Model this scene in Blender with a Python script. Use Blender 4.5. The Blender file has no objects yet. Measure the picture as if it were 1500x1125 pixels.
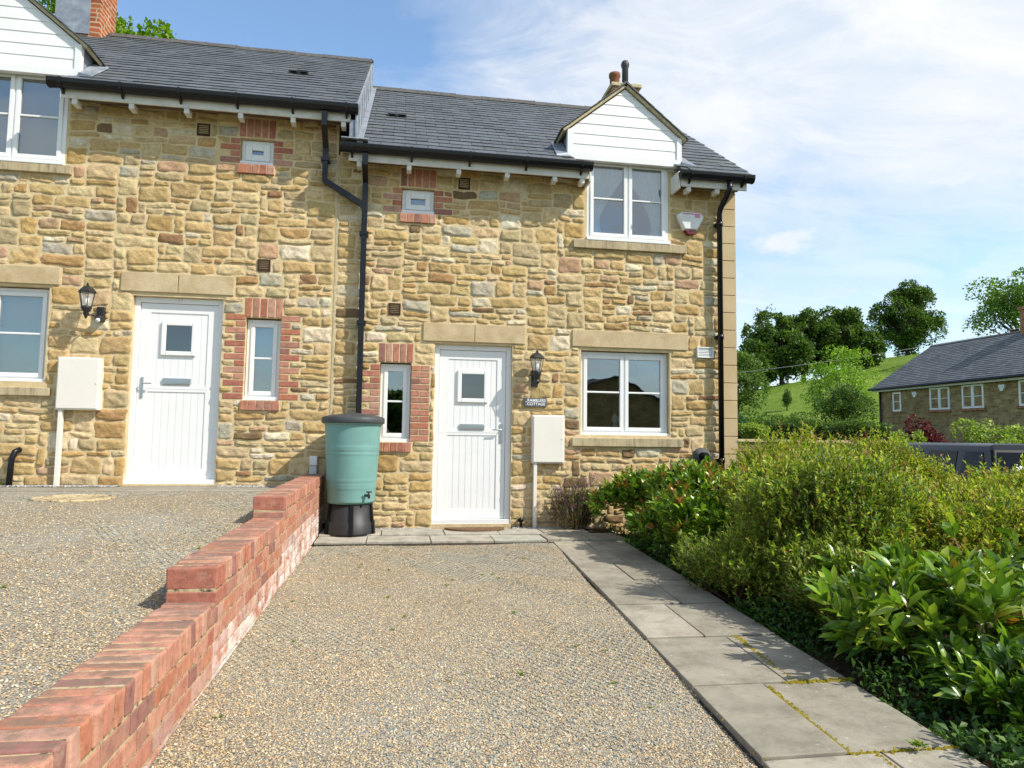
import bpy, math, random
import numpy as np
from mathutils import Vector, Matrix
sc = bpy.context.scene
C = sc.collection
rad = math.radians
R = random.Random(7)
NR = np.random.RandomState(11)

# ------------------------------------------------------------------ camera
YAW, PITCH, ROLL = 0.164689516, 0.0763738619, 0.0138546115
_cy, _sy, _cp, _sp, _cr, _sr = math.cos(YAW), math.sin(YAW), math.cos(PITCH), math.sin(PITCH), math.cos(ROLL), math.sin(ROLL)
_f = Vector((_sy*_cp, _cy*_cp, _sp)); _r = Vector((_cy, -_sy, 0)); _u = _r.cross(_f)
_r2 = _r*_cr + _u*_sr; _u2 = -_r*_sr + _u*_cr
cam = bpy.data.cameras.new("camera"); camo = bpy.data.objects.new("camera", cam); C.objects.link(camo)
cam.sensor_width = 36; cam.lens = 1014.0/1500*36; cam.clip_start = 0.05; cam.clip_end = 3000
CAM = Vector((-0.4309, -8.1948, 1.0051))
camo.matrix_world = Matrix(((_r2.x, _u2.x, -_f.x, CAM.x), (_r2.y, _u2.y, -_f.y, CAM.y), (_r2.z, _u2.z, -_f.z, CAM.z), (0, 0, 0, 1)))
sc.camera = camo

# ------------------------------------------------------------------ light
SUN_AZ, SUN_EL = rad(56), rad(44.5)       # azimuth measured from the facade's outward normal (-y) towards +x
sd = Vector((math.sin(SUN_AZ)*math.cos(SUN_EL), -math.cos(SUN_AZ)*math.cos(SUN_EL), math.sin(SUN_EL)))
sun = bpy.data.lights.new("sun", 'SUN'); sun.energy = 4.7; sun.angle = rad(0.53); sun.color = (1.0, 0.95, 0.86)
suno = bpy.data.objects.new("sun", sun); C.objects.link(suno)
suno.rotation_euler = (-sd).to_track_quat('-Z', 'Y').to_euler()
w = bpy.data.worlds.new("World"); sc.world = w; w.use_nodes = True
nt = w.node_tree; nt.nodes.clear()
def wn(t, **k):
    n = nt.nodes.new(t)
    for a, b in k.items(): setattr(n, a, b)
    return n
def wl(a, b): nt.links.new(a, b)
def wmath(op, a, b=None, clamp=False):
    n = wn('ShaderNodeMath', operation=op, use_clamp=clamp)
    for i, v in enumerate((a, b)):
        if v is None: continue
        if isinstance(v, (int, float)): n.inputs[i].default_value = v
        else: wl(v, n.inputs[i])
    return n.outputs[0]
def wramp(v, stops):
    n = wn('ShaderNodeValToRGB'); wl(v, n.inputs[0]); e = n.color_ramp.elements
    while len(e) < len(stops): e.new(0.5)
    for i, (p, c) in enumerate(stops): e[i].position = p; e[i].color = (c, c, c, 1)
    return n.outputs[0]
out = wn('ShaderNodeOutputWorld'); bg = wn('ShaderNodeBackground')
sky = wn('ShaderNodeTexSky', sky_type='NISHITA', sun_disc=False, sun_elevation=SUN_EL, sun_rotation=math.pi - SUN_AZ, altitude=120, air_density=1.0, dust_density=0.6, ozone_density=1.2)
tc = wn('ShaderNodeTexCoord'); sep = wn('ShaderNodeSeparateXYZ'); wl(tc.outputs['Generated'], sep.inputs[0])
zc = wmath('MAXIMUM', sep.outputs[2], 0.0)
den = wmath('ADD', zc, 0.16)
cx = wmath('DIVIDE', sep.outputs[0], den); cyy = wmath('DIVIDE', sep.outputs[1], den)
cmb = wn('ShaderNodeCombineXYZ'); wl(cx, cmb.inputs[0]); wl(cyy, cmb.inputs[1])
def wnoise(scale, det, rough, dist, off, sx=1.0):
    m = wn('ShaderNodeMapping'); m.inputs['Location'].default_value = off; m.inputs['Scale'].default_value = (1.0, sx, 1); m.inputs['Rotation'].default_value = (0, 0, rad(20))
    wl(cmb.outputs[0], m.inputs[0])
    n = wn('ShaderNodeTexNoise'); n.inputs['Scale'].default_value = scale; n.inputs['Detail'].default_value = det
    n.inputs['Roughness'].default_value = rough; n.inputs['Distortion'].default_value = dist
    wl(m.outputs[0], n.inputs['Vector']); return n.outputs[0]
n1 = wnoise(0.8, 9, 0.56, 0.35, (2.1, 0.4, 0), 1.25)
n2 = wnoise(2.6, 12, 0.62, 0.6, (5.3, 1.7, 0), 1.6)
# more cloud towards the right (+x)
bias = wmath('MULTIPLY', sep.outputs[0], 0.24)
v = wmath('ADD', wmath('ADD', wmath('MULTIPLY', n1, 0.95), wmath('MULTIPLY', n2, 0.32)), wmath('SUBTRACT', bias, 0.10))
cov = wramp(v, [(0.40, 0.04), (0.51, 0.34), (0.61, 0.76), (0.76, 1.0)])
# small bright cumulus low down
m3 = wn('ShaderNodeMapping'); m3.inputs['Scale'].default_value = (1, 1, 2.6); m3.inputs['Location'].default_value = (0.35, 0.1, 0.2); wl(tc.outputs['Generated'], m3.inputs[0])
n3 = wn('ShaderNodeTexNoise'); n3.inputs['Scale'].default_value = 4.2; n3.inputs['Detail'].default_value = 10; n3.inputs['Roughness'].default_value = 0.55
wl(m3.outputs[0], n3.inputs['Vector'])
cum = wmath('MULTIPLY', wramp(n3.outputs[0], [(0.47, 0.0), (0.57, 1.0)]), wramp(sep.outputs[2], [(0.04, 0.35), (0.17, 0.45), (0.22, 1.0), (0.34, 0.95), (0.41, 0.0)]))
covt = wmath('MAXIMUM', wmath('MULTIPLY', cov, wramp(sep.outputs[2], [(0.0, 0.85), (0.14, 0.6), (0.24, 0.5), (0.36, 1.0)])), wmath('MULTIPLY', cum, 0.92))
blue = wn('ShaderNodeMix', data_type='RGBA', blend_type='MULTIPLY'); blue.inputs[0].default_value = 1.0
wl(sky.outputs[0], blue.inputs[6]); blue.inputs[7].default_value = (1.17, 1.36, 1.42, 1)
mix = wn('ShaderNodeMix', data_type='RGBA'); wl(covt, mix.inputs[0]); wl(blue.outputs[2], mix.inputs[6])
ccol = wn('ShaderNodeMix', data_type='RGBA'); wl(wramp(n2, [(0.35, 0.0), (0.62, 1.0)]), ccol.inputs[0])
ccol.inputs[6].default_value = (4.5, 4.95, 5.45, 1); ccol.inputs[7].default_value = (5.55, 5.65, 5.75, 1)
wl(ccol.outputs[2], mix.inputs[7])
wl(mix.outputs[2], bg.inputs[0]); bg.inputs[1].default_value = 0.148
wl(bg.outputs[0], out.inputs[0])
sc.view_settings.view_transform = 'Standard'; sc.view_settings.look = 'None'
sc.view_settings.exposure = 0.28; sc.view_settings.gamma = 1.0; sc.view_settings.use_curve_mapping = False
sc.cycles.max_bounces = 8; sc.cycles.transparent_max_bounces = 12

# ------------------------------------------------------------------ material helpers
class NT:
    def __init__(s, name):
        s.m = bpy.data.materials.new(name); s.m.use_nodes = True; s.t = s.m.node_tree
        s.p = s.t.nodes['Principled BSDF']; s.o = s.t.nodes['Material Output']
        s.geo = s.n('ShaderNodeTexCoord').outputs['Object']
    def n(s, t, **k):
        x = s.t.nodes.new(t)
        for a, b in k.items(): setattr(x, a, b)
        return x
    def l(s, a, b): s.t.links.new(a, b)
    def setv(s, sock, v):
        if hasattr(v, 'default_value') or hasattr(v, 'is_output'): s.l(v, sock)
        else: sock.default_value = v
    def map(s, scale=(1, 1, 1), loc=(0, 0, 0), rot=(0, 0, 0), src=None):
        m = s.n('ShaderNodeMapping'); m.inputs['Scale'].default_value = scale; m.inputs['Location'].default_value = loc; m.inputs['Rotation'].default_value = rot
        s.l(src or s.geo, m.inputs[0]); return m.outputs[0]
    def noise(s, scale, det=4, rough=0.55, vec=None, dist=0.0, col=False):
        x = s.n('ShaderNodeTexNoise'); x.inputs['Scale'].default_value = scale; x.inputs['Detail'].default_value = det
        x.inputs['Roughness'].default_value = rough; x.inputs['Distortion'].default_value = dist; s.l(vec or s.geo, x.inputs['Vector'])
        return x.outputs[1 if col else 0]
    def voro(s, scale, feat='F1', out=0, vec=None, rnd=1.0):
        x = s.n('ShaderNodeTexVoronoi', feature=feat); x.inputs['Scale'].default_value = scale; x.inputs['Randomness'].default_value = rnd; s.l(vec or s.geo, x.inputs['Vector'])
        return x.outputs[out]
    def ramp(s, v, stops, interp='LINEAR'):
        x = s.n('ShaderNodeValToRGB'); s.l(v, x.inputs[0]); e = x.color_ramp.elements; x.color_ramp.interpolation = interp
        while len(e) < len(stops): e.new(0.5)
        for i, (p, c) in enumerate(stops):
            e[i].position = p
            e[i].color = (c, c, c, 1) if isinstance(c, (int, float)) else (*c, 1)
        return x.outputs[0]
    def mix(s, f, a, b, bt='MIX'):
        x = s.n('ShaderNodeMix', data_type='RGBA', blend_type=bt)
        for i, v in ((0, f), (6, a), (7, b)):
            if isinstance(v, (int, float)): x.inputs[i].default_value = v if i == 0 else (v, v, v, 1)
            elif isinstance(v, tuple): x.inputs[i].default_value = (*v, 1) if len(v) == 3 else v
            else: s.l(v, x.inputs[i])
        return x.outputs[2]
    def math(s, op, a, b=None, clamp=False):
        x = s.n('ShaderNodeMath', operation=op, use_clamp=clamp)
        for i, v in enumerate((a, b)):
            if v is None: continue
            if isinstance(v, (int, float)): x.inputs[i].default_value = v
            else: s.l(v, x.inputs[i])
        return x.outputs[0]
    def attr(s, name='Col', out=0):
        x = s.n('ShaderNodeAttribute'); x.attribute_name = name; return x.outputs[out]
    def bump(s, h, strength=0.5, dist=0.01, prev=None):
        x = s.n('ShaderNodeBump'); x.inputs['Strength'].default_value = strength; x.inputs['Distance'].default_value = dist; s.l(h, x.inputs['Height'])
        if prev is not None: s.l(prev, x.inputs['Normal'])
        s.l(x.outputs[0], s.p.inputs['Normal']); return x.outputs[0]
    def base(s, c):
        i = s.p.inputs['Base Color']
        if isinstance(c, tuple): i.default_value = (*c, 1)
        else: s.l(c, i)
    def rough(s, v):
        i = s.p.inputs['Roughness']
        if isinstance(v, (int, float)): i.default_value = v
        else: s.l(v, i)
    def spec(s, v): s.p.inputs['Specular IOR Level'].default_value = v
M = {}
def simple(name, col, rough=0.5, spec=0.5, metal=0.0, var=0.08, vs=6.0, bump=0.0, bs=200):
    a = NT(name)
    dark = tuple(c*(1-var) for c in col); lite = tuple(min(1, c*(1+var)) for c in col)
    a.base(a.ramp(a.noise(vs, 5, 0.6), [(0.3, dark), (0.7, lite)])); a.rough(rough); a.spec(spec); a.p.inputs['Metallic'].default_value = metal
    if bump: a.bump(a.noise(bs, 3), bump, 0.004)
    M[name] = a.m; return a

# rubble stone : colour comes per stone from the vertex attribute
a = NT('rubble_stone'); col = a.attr()
v = a.noise(7, 6, 0.6, dist=0.4); col = a.mix(a.ramp(v, [(0.42, 0.0), (0.75, 0.55)]), col, (0.34, 0.215, 0.085))
v2 = a.noise(26, 7, 0.7); col = a.mix(1.0, col, a.ramp(v2, [(0.28, (0.70, 0.66, 0.60)), (0.5, (0.98, 0.98, 0.97)), (0.72, (1.22, 1.22, 1.22))]), 'MULTIPLY')
v3 = a.noise(11, 6, 0.75, vec=a.map(scale=(1, 1, 2.8), loc=(3, 1, 5))); col = a.mix(a.ramp(v3, [(0.61, 0.0), (0.70, 0.75)]), col, (0.15, 0.12, 0.085))
a.base(col); a.rough(0.93); a.spec(0.15)
b1 = a.bump(a.noise(34, 8, 0.7, vec=a.map(scale=(1, 1, 1.7))), 0.85, 0.014); a.bump(a.noise(190, 4, 0.7), 0.5, 0.003, b1); M['stone'] = a.m
a = NT('mortar'); a.base(a.ramp(a.noise(5, 8, 0.7), [(0.3, (0.50, 0.38, 0.205)), (0.55, (0.64, 0.505, 0.295)), (0.75, (0.72, 0.60, 0.385))])); a.rough(0.95); a.spec(0.1)
b1 = a.bump(a.noise(28, 6, 0.65), 0.9, 0.012); a.bump(a.noise(300, 3, 0.6), 0.5, 0.002, b1); M['mortar'] = a.m
a = NT('ashlar'); c0 = a.ramp(a.noise(3.5, 7, 0.65, dist=0.5), [(0.3, (0.42, 0.315, 0.175)), (0.55, (0.52, 0.41, 0.25)), (0.75, (0.60, 0.50, 0.33))])
c0 = a.mix(1.0, c0, a.ramp(a.noise(60, 5, 0.7), [(0.3, (0.86, 0.85, 0.83)), (0.7, (1.1, 1.1, 1.1))]), 'MULTIPLY')
a.base(c0); a.rough(0.9); a.spec(0.15); a.bump(a.noise(120, 5, 0.7), 0.35, 0.003); M['ashlar'] = a.m
a = NT('sill_stone'); c0 = a.ramp(a.noise(3.5, 7, 0.65), [(0.3, (0.38, 0.30, 0.18)), (0.7, (0.52, 0.43, 0.27))])
c0 = a.mix(a.ramp(a.noise(7, 7, 0.7, vec=a.map(scale=(3.5, 1, 0.5))), [(0.48, 0.0), (0.66, 0.7)]), c0, (0.14, 0.12, 0.085)); a.base(c0); a.rough(0.92); a.spec(0.15); a.bump(a.noise(100, 5, 0.7), 0.4, 0.003); M['sill'] = a.m
a = NT('quoin_stone'); c0 = a.ramp(a.noise(2.0, 6, 0.6), [(0.3, (0.46, 0.34, 0.19)), (0.7, (0.56, 0.43, 0.26))]); a.base(a.mix(1.0, c0, a.ramp(a.noise(90, 4, 0.7), [(0.3, (0.9, 0.9, 0.88)), (0.7, (1.08, 1.08, 1.08))]), 'MULTIPLY')); a.rough(0.9); a.spec(0.15); a.bump(a.noise(150, 4), 0.25, 0.002); M['quoin'] = a.m
# brick
def brickmat(name, effl):
    a = NT(name); col = a.attr()
    col = a.mix(1.0, col, a.ramp(a.noise(18, 7, 0.7), [(0.28, (0.62, 0.58, 0.56)), (0.5, (1, 1, 1)), (0.75, (1.3, 1.28, 1.25))]), 'MULTIPLY')
    col = a.mix(a.ramp(a.noise(30, 7, 0.75, vec=a.map(loc=(4, 2, 1))), [(0.60, 0.0), (0.72, 0.6)]), col, (0.10, 0.06, 0.055))
    if effl:
        sp = a.n('ShaderNodeSeparateXYZ'); a.l(a.geo, sp.inputs[0])
        hz = a.attr('low', 2)
        e = a.math('MULTIPLY', a.ramp(a.noise(5, 8, 0.72, vec=a.map(scale=(1, 1, 1.4))), [(0.40, 0.0), (0.56, 1.0)]), hz)
        col = a.mix(a.math('MULTIPLY', e, 0.85), col, (0.80, 0.74, 0.70))
        col = a.mix(a.ramp(a.noise(9, 7, 0.75, vec=a.map(loc=(9, 1, 1))), [(0.55, 0.0), (0.72, 0.65)]), col, (0.44, 0.35, 0.25)); ng = a.n('ShaderNodeNewGeometry'); s2 = a.n('ShaderNodeSeparateXYZ'); a.l(ng.outputs['Normal'], s2.inputs[0]); top = a.ramp(s2.outputs[2], [(0.6, 0.0), (0.9, 1.0)]); col = a.mix(a.math('MULTIPLY', top, a.ramp(a.noise(7, 8, 0.78, vec=a.map(loc=(2, 5, 1))), [(0.42, 0.0), (0.56, 0.8)])), col, (0.19, 0.135, 0.10))
    a.base(col); a.rough(0.9); a.spec(0.15); b1 = a.bump(a.noise(60, 6, 0.7), 0.55, 0.006); a.bump(a.noise(300, 3), 0.3, 0.002, b1); M[name] = a.m
brickmat('brick', False); brickmat('garden_brick', True)
a = NT('old_mortar'); c0 = a.ramp(a.noise(22, 6, 0.7), [(0.38, (0.07, 0.055, 0.04)), (0.47, (0.42, 0.33, 0.19)), (0.7, (0.62, 0.51, 0.31))]); a.base(c0); a.rough(0.95); a.spec(0.1); a.bump(a.noise(120, 4, 0.7), 0.8, 0.004); M['old_mortar'] = a.m
# slate
a = NT('slate'); col = a.attr(); col = a.mix(1.0, col, a.ramp(a.noise(14, 7, 0.7), [(0.3, (0.75, 0.76, 0.78)), (0.7, (1.25, 1.25, 1.22))]), 'MULTIPLY')
col = a.mix(a.ramp(a.noise(45, 5, 0.7), [(0.66, 0.0), (0.74, 0.6)]), col, (0.30, 0.31, 0.26)); a.base(col); a.rough(a.ramp(a.noise(30, 4), [(0.3, 0.55), (0.7, 0.72)])); a.spec(0.4); a.bump(a.noise(60, 6, 0.7), 0.35, 0.004); M['slate'] = a.m
a = NT('lead'); a.base(a.ramp(a.noise(6, 7, 0.65, dist=0.6), [(0.3, (0.17, 0.19, 0.22)), (0.6, (0.30, 0.33, 0.37)), (0.8, (0.44, 0.47, 0.50))])); a.rough(0.55); a.spec(0.5); a.p.inputs['Metallic'].default_value = 0.35; a.bump(a.noise(14, 5), 0.3, 0.01); M['lead'] = a.m
simple('upvc', (0.77, 0.765, 0.75), 0.32, 0.5, var=0.025, vs=4)
simple('cladding', (0.76, 0.755, 0.745), 0.5, 0.4, var=0.05, vs=3, bump=0.15, bs=90)
simple('eaves_white', (0.66, 0.63, 0.58), 0.6, 0.3, var=0.12, vs=9)
simple('black_plastic', (0.007, 0.007, 0.009), 0.3, 0.35, var=0.3, vs=12)
simple('black_metal', (0.02, 0.019, 0.02), 0.38, 0.5, var=0.3, vs=20)
simple('verge_mortar', (0.50, 0.42, 0.27), 0.9, 0.1, var=0.25, vs=30, bump=0.5, bs=60)
simple('ridge_clay', (0.085, 0.08, 0.075), 0.75, 0.3, var=0.4, vs=16, bump=0.4, bs=60)
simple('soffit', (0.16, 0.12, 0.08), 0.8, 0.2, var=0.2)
simple('meter_cream', (0.74, 0.70, 0.62), 0.42, 0.45, var=0.03, vs=3)
simple('terracotta', (0.06, 0.022, 0.014), 0.8, 0.2, var=0.2, vs=20)
simple('chrome', (0.55, 0.55, 0.55), 0.3, 0.5, 1.0, var=0.05)
simple('butt_green', (0.155, 0.315, 0.285), 0.48, 0.4, var=0.08, vs=5, bump=0.25, bs=60)
simple('butt_lid', (0.05, 0.055, 0.06), 0.55, 0.4, var=0.15, vs=8, bump=0.25, bs=80)
simple('butt_stand', (0.022, 0.022, 0.024), 0.5, 0.4, var=0.2, vs=8)
simple('doormat', (0.16, 0.10, 0.06), 0.98, 0.05, var=0.4, vs=60, bump=0.9, bs=160)
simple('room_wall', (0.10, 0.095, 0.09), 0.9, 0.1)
simple('curtain', (0.82, 0.82, 0.82), 0.8, 0.2, var=0.08)
simple('blind', (0.52, 0.57, 0.53), 0.8, 0.2, var=0.1, vs=2)
simple('blind_blue', (0.30, 0.33, 0.38), 0.8, 0.2, var=0.1, vs=2)
simple('sign_slate', (0.10, 0.105, 0.115), 0.6, 0.3, var=0.2, vs=30)
simple('sign_white', (0.8, 0.8, 0.8), 0.5)
simple('number_grey', (0.52, 0.54, 0.56), 0.5)
simple('alarm_white', (0.72, 0.71, 0.68), 0.4)
simple('alarm_red', (0.16, 0.012, 0.03), 0.25)
simple('alarm_pink', (0.62, 0.22, 0.36), 0.5)
simple('dark_gap', (0.012, 0.012, 0.012), 0.9, 0.1)
simple('soil', (0.035, 0.024, 0.016), 0.95, 0.1, var=0.5, vs=18, bump=1.0, bs=30)
simple('bark', (0.09, 0.07, 0.05), 0.9, 0.1, var=0.4, vs=14, bump=0.8, bs=20)
simple('twig', (0.10, 0.065, 0.035), 0.85, 0.1, var=0.3, vs=14)
simple('asphalt', (0.055, 0.055, 0.056), 0.9, 0.2, var=0.2, vs=3, bump=0.6, bs=120)
simple('moss', (0.21, 0.17, 0.02), 0.95, 0.05, var=0.4, vs=40, bump=1.0, bs=120)
simple('joint_dirt', (0.05, 0.043, 0.032), 0.95, 0.05, var=0.4, vs=20, bump=0.6, bs=80)
simple('cable', (0.16, 0.17, 0.18), 0.6)
simple('tyre', (0.015, 0.015, 0.015), 0.8, 0.3)
simple('rim', (0.35, 0.35, 0.36), 0.3, 0.5, 0.8)
simple('tail_red', (0.35, 0.01, 0.012), 0.15)
simple('chimney_pot', (0.20, 0.085, 0.045), 0.85, 0.2, var=0.2)
a = simple('car_dark', (0.005, 0.006, 0.008), 0.28, 0.2, 0.0, var=0.1); a.p.inputs['Coat Weight'].default_value = 0.06; a.p.inputs['Coat Roughness'].default_value = 0.05
a = simple('car_teal', (0.20, 0.42, 0.40), 0.25, 0.5, 0.0, var=0.05); a.p.inputs['Coat Weight'].default_value = 1.0
a = simple('car_glass', (0.008, 0.010, 0.012), 0.06, 0.5, var=0.0); a.p.inputs['IOR'].default_value = 1.2
a = simple('dark_pane', (0.012, 0.015, 0.018), 0.03, 0.5, var=0.0); a.p.inputs['IOR'].default_value = 2.1
# glazing
def glazing(name, refl):
    m = bpy.data.materials.new(name); m.use_nodes = True; t = m.node_tree; t.nodes.clear()
    o = t.nodes.new('ShaderNodeOutputMaterial'); mx = t.nodes.new('ShaderNodeMixShader'); tr = t.nodes.new('ShaderNodeBsdfTransparent'); g = t.nodes.new('ShaderNodeBsdfGlossy')
    fr = t.nodes.new('ShaderNodeFresnel'); fr.inputs[0].default_value = 1.5; md = t.nodes.new('ShaderNodeMath'); md.operation = 'MULTIPLY_ADD'; md.inputs[1].default_value = 1.2; md.inputs[2].default_value = refl
    tr.inputs[0].default_value = (0.80, 0.84, 0.83, 1); g.inputs['Roughness'].default_value = 0.01; g.inputs[0].default_value = (0.95, 0.97, 1, 1)
    tx = t.nodes.new('ShaderNodeTexCoord'); nz = t.nodes.new('ShaderNodeTexNoise'); nz.inputs['Scale'].default_value = 2.2; bp = t.nodes.new('ShaderNodeBump'); bp.inputs['Strength'].default_value = 0.06; bp.inputs['Distance'].default_value = 0.03
    t.links.new(tx.outputs['Object'], nz.inputs['Vector']); t.links.new(nz.outputs[0], bp.inputs['Height']); t.links.new(bp.outputs[0], g.inputs['Normal'])
    t.links.new(fr.outputs[0], md.inputs[0]); t.links.new(md.outputs[0], mx.inputs[0]); t.links.new(tr.outputs[0], mx.inputs[1]); t.links.new(g.outputs[0], mx.inputs[2]); t.links.new(mx.outputs[0], o.inputs[0]); M[name] = m
glazing('glass', 0.11)
# leaves
def leafmat(name, gloss, trans, rough=0.35):
    a = NT(name); col = a.attr(); a.base(col); a.rough(rough); a.spec(gloss)
    tr = a.n('ShaderNodeBsdfTranslucent'); tc_ = a.mix(1.0, col, (1.5, 1.7, 0.6), 'MULTIPLY'); a.l(tc_, tr.inputs[0])
    mx = a.n('ShaderNodeMixShader'); mx.inputs[0].default_value = trans; a.l(a.p.outputs[0], mx.inputs[1]); a.l(tr.outputs[0], mx.inputs[2]); a.l(mx.outputs[0], a.o.inputs[0]); M[name] = a.m
leafmat('leaf_gloss', 0.6, 0.22, 0.24); leafmat('leaf_soft', 0.3, 0.36, 0.5); leafmat('leaf_tree', 0.25, 0.3, 0.55)
# gravel surface
a = NT('gravel_bed')
pal = [(0.0, (0.37, 0.29, 0.18)), (0.14, (0.29, 0.22, 0.14)), (0.27, (0.44, 0.37, 0.25)), (0.40, (0.25, 0.24, 0.205)), (0.52, (0.40, 0.33, 0.22)), (0.64, (0.21, 0.215, 0.20)), (0.76, (0.50, 0.45, 0.36)), (0.88, (0.33, 0.245, 0.15))]
vec = a.map(scale=(1, 1, 0.2)); vc = a.voro(105, out=1, vec=vec); sx_ = a.n('ShaderNodeSeparateColor'); a.l(vc, sx_.inputs[0])
col = a.ramp(sx_.outputs[0], pal, 'CONSTANT'); d1 = a.voro(105, out=0, vec=vec)
col = a.mix(a.ramp(d1, [(0.45, 0.0), (0.75, 0.65)]), col, (0.10, 0.08, 0.055))
col = a.mix(a.math('MULTIPLY', a.ramp(a.noise(1.1, 5, 0.6), [(0.42, 0.0), (0.66, 0.5)]), 1.0), col, (0.30, 0.31, 0.285))
a.base(col); a.rough(0.85); a.spec(0.2); a.bump(a.math('SUBTRACT', 1.0, d1), 0.9, 0.009); M['gravel'] = a.m
a = NT('pebble'); a.base(a.attr()); a.rough(0.75); a.spec(0.25); M['pebble'] = a.m
simple('grid_plastic', (0.34, 0.335, 0.28), 0.7, 0.3, var=0.25, vs=9)
a = NT('paving'); col = a.attr(); col = a.mix(1.0, col, a.ramp(a.noise(4, 8, 0.68, dist=0.4), [(0.3, (0.66, 0.65, 0.62)), (0.55, (1.0, 0.99, 0.97)), (0.75, (1.18, 1.17, 1.14))]), 'MULTIPLY')
col = a.mix(a.ramp(a.voro(17, out=0), [(0.0, 0.7), (0.13, 0.0)]), col, (0.62, 0.60, 0.54))
col = a.mix(a.ramp(a.noise(8, 7, 0.75, vec=a.map(loc=(7, 7, 1))), [(0.50, 0.0), (0.68, 0.65)]), col, (0.16, 0.14, 0.10))
col = a.mix(1.0, col, a.ramp(a.noise(240, 3, 0.7), [(0.3, (0.85, 0.85, 0.85)), (0.7, (1.15, 1.15, 1.15))]), 'MULTIPLY')
a.base(col); a.rough(0.9); a.spec(0.15); b1 = a.bump(a.noise(9, 6, 0.6), 0.3, 0.01); a.bump(a.noise(220, 3), 0.3, 0.002, b1); M['paving'] = a.m
a = NT('grass_field'); col = a.ramp(a.noise(0.12, 8, 0.7), [(0.3, (0.115, 0.20, 0.022)), (0.5, (0.19, 0.30, 0.040)), (0.72, (0.30, 0.39, 0.075))])
col = a.mix(1.0, col, a.ramp(a.noise(1.6, 8, 0.75), [(0.3, (0.62, 0.66, 0.6)), (0.7, (1.25, 1.2, 1.2))]), 'MULTIPLY'); a.base(col); a.rough(0.95); a.spec(0.1); a.bump(a.noise(3, 8, 0.8), 1.0, 0.4); M['grass'] = a.m
# plain coursed stone for far or hidden walls
def coursed(name, c1, c2, mort, sx, rh):
    a = NT(name); geo = a.n('ShaderNodeNewGeometry'); sp = a.n('ShaderNodeSeparateXYZ'); a.l(a.geo, sp.inputs[0])
    hx = a.math('ADD', sp.outputs[0], sp.outputs[1]); cb = a.n('ShaderNodeCombineXYZ'); a.l(hx, cb.inputs[0]); a.l(sp.outputs[2], cb.inputs[1])
    wv = a.n('ShaderNodeVectorMath', operation='ADD'); a.l(cb.outputs[0], wv.inputs[0])
    nz = a.n('ShaderNodeVectorMath', operation='SCALE'); a.l(a.noise(3.5, 3, col=True, vec=cb.outputs[0]), nz.inputs[0]); nz.inputs['Scale'].default_value = 0.05; a.l(nz.outputs[0], wv.inputs[1])
    b = a.n('ShaderNodeTexBrick'); a.l(wv.outputs[0], b.inputs['Vector']); b.inputs['Scale'].default_value = 1; b.inputs['Brick Width'].default_value = sx; b.inputs['Row Height'].default_value = rh; b.inputs['Mortar Size'].default_value = 0.012
    b.inputs['Color1'].default_value = (*c1, 1); b.inputs['Color2'].default_value = (*c2, 1); b.inputs['Mortar'].default_value = (*mort, 1); b.squash = 1.3; b.squash_frequency = 3; b.offset_frequency = 2; b.offset = 0.43
    col = a.mix(1.0, b.outputs[0], a.ramp(a.noise(2.7, 7, 0.8), [(0.3, (0.5, 0.48, 0.45)), (0.7, (1.35, 1.3, 1.2))]), 'MULTIPLY'); a.base(col); a.rough(0.95); a.spec(0.1)
    a.bump(b.outputs[1], -0.6, 0.02); M[name] = a.m
coursed('coursed_stone', (0.42, 0.30, 0.15), (0.25, 0.165, 0.08), (0.42, 0.32, 0.18), 0.34, 0.14)
coursed('coursed_brick', (0.40, 0.29, 0.155), (0.24, 0.165, 0.085), (0.34, 0.26, 0.15), 0.32, 0.105)
coursed('chimney_brick', (0.42, 0.13, 0.06), (0.26, 0.075, 0.04), (0.45, 0.33, 0.23), 0.215, 0.075)
coursed('far_slate', (0.13, 0.135, 0.145), (0.085, 0.09, 0.10), (0.045, 0.045, 0.05), 0.28, 0.16)

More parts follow.
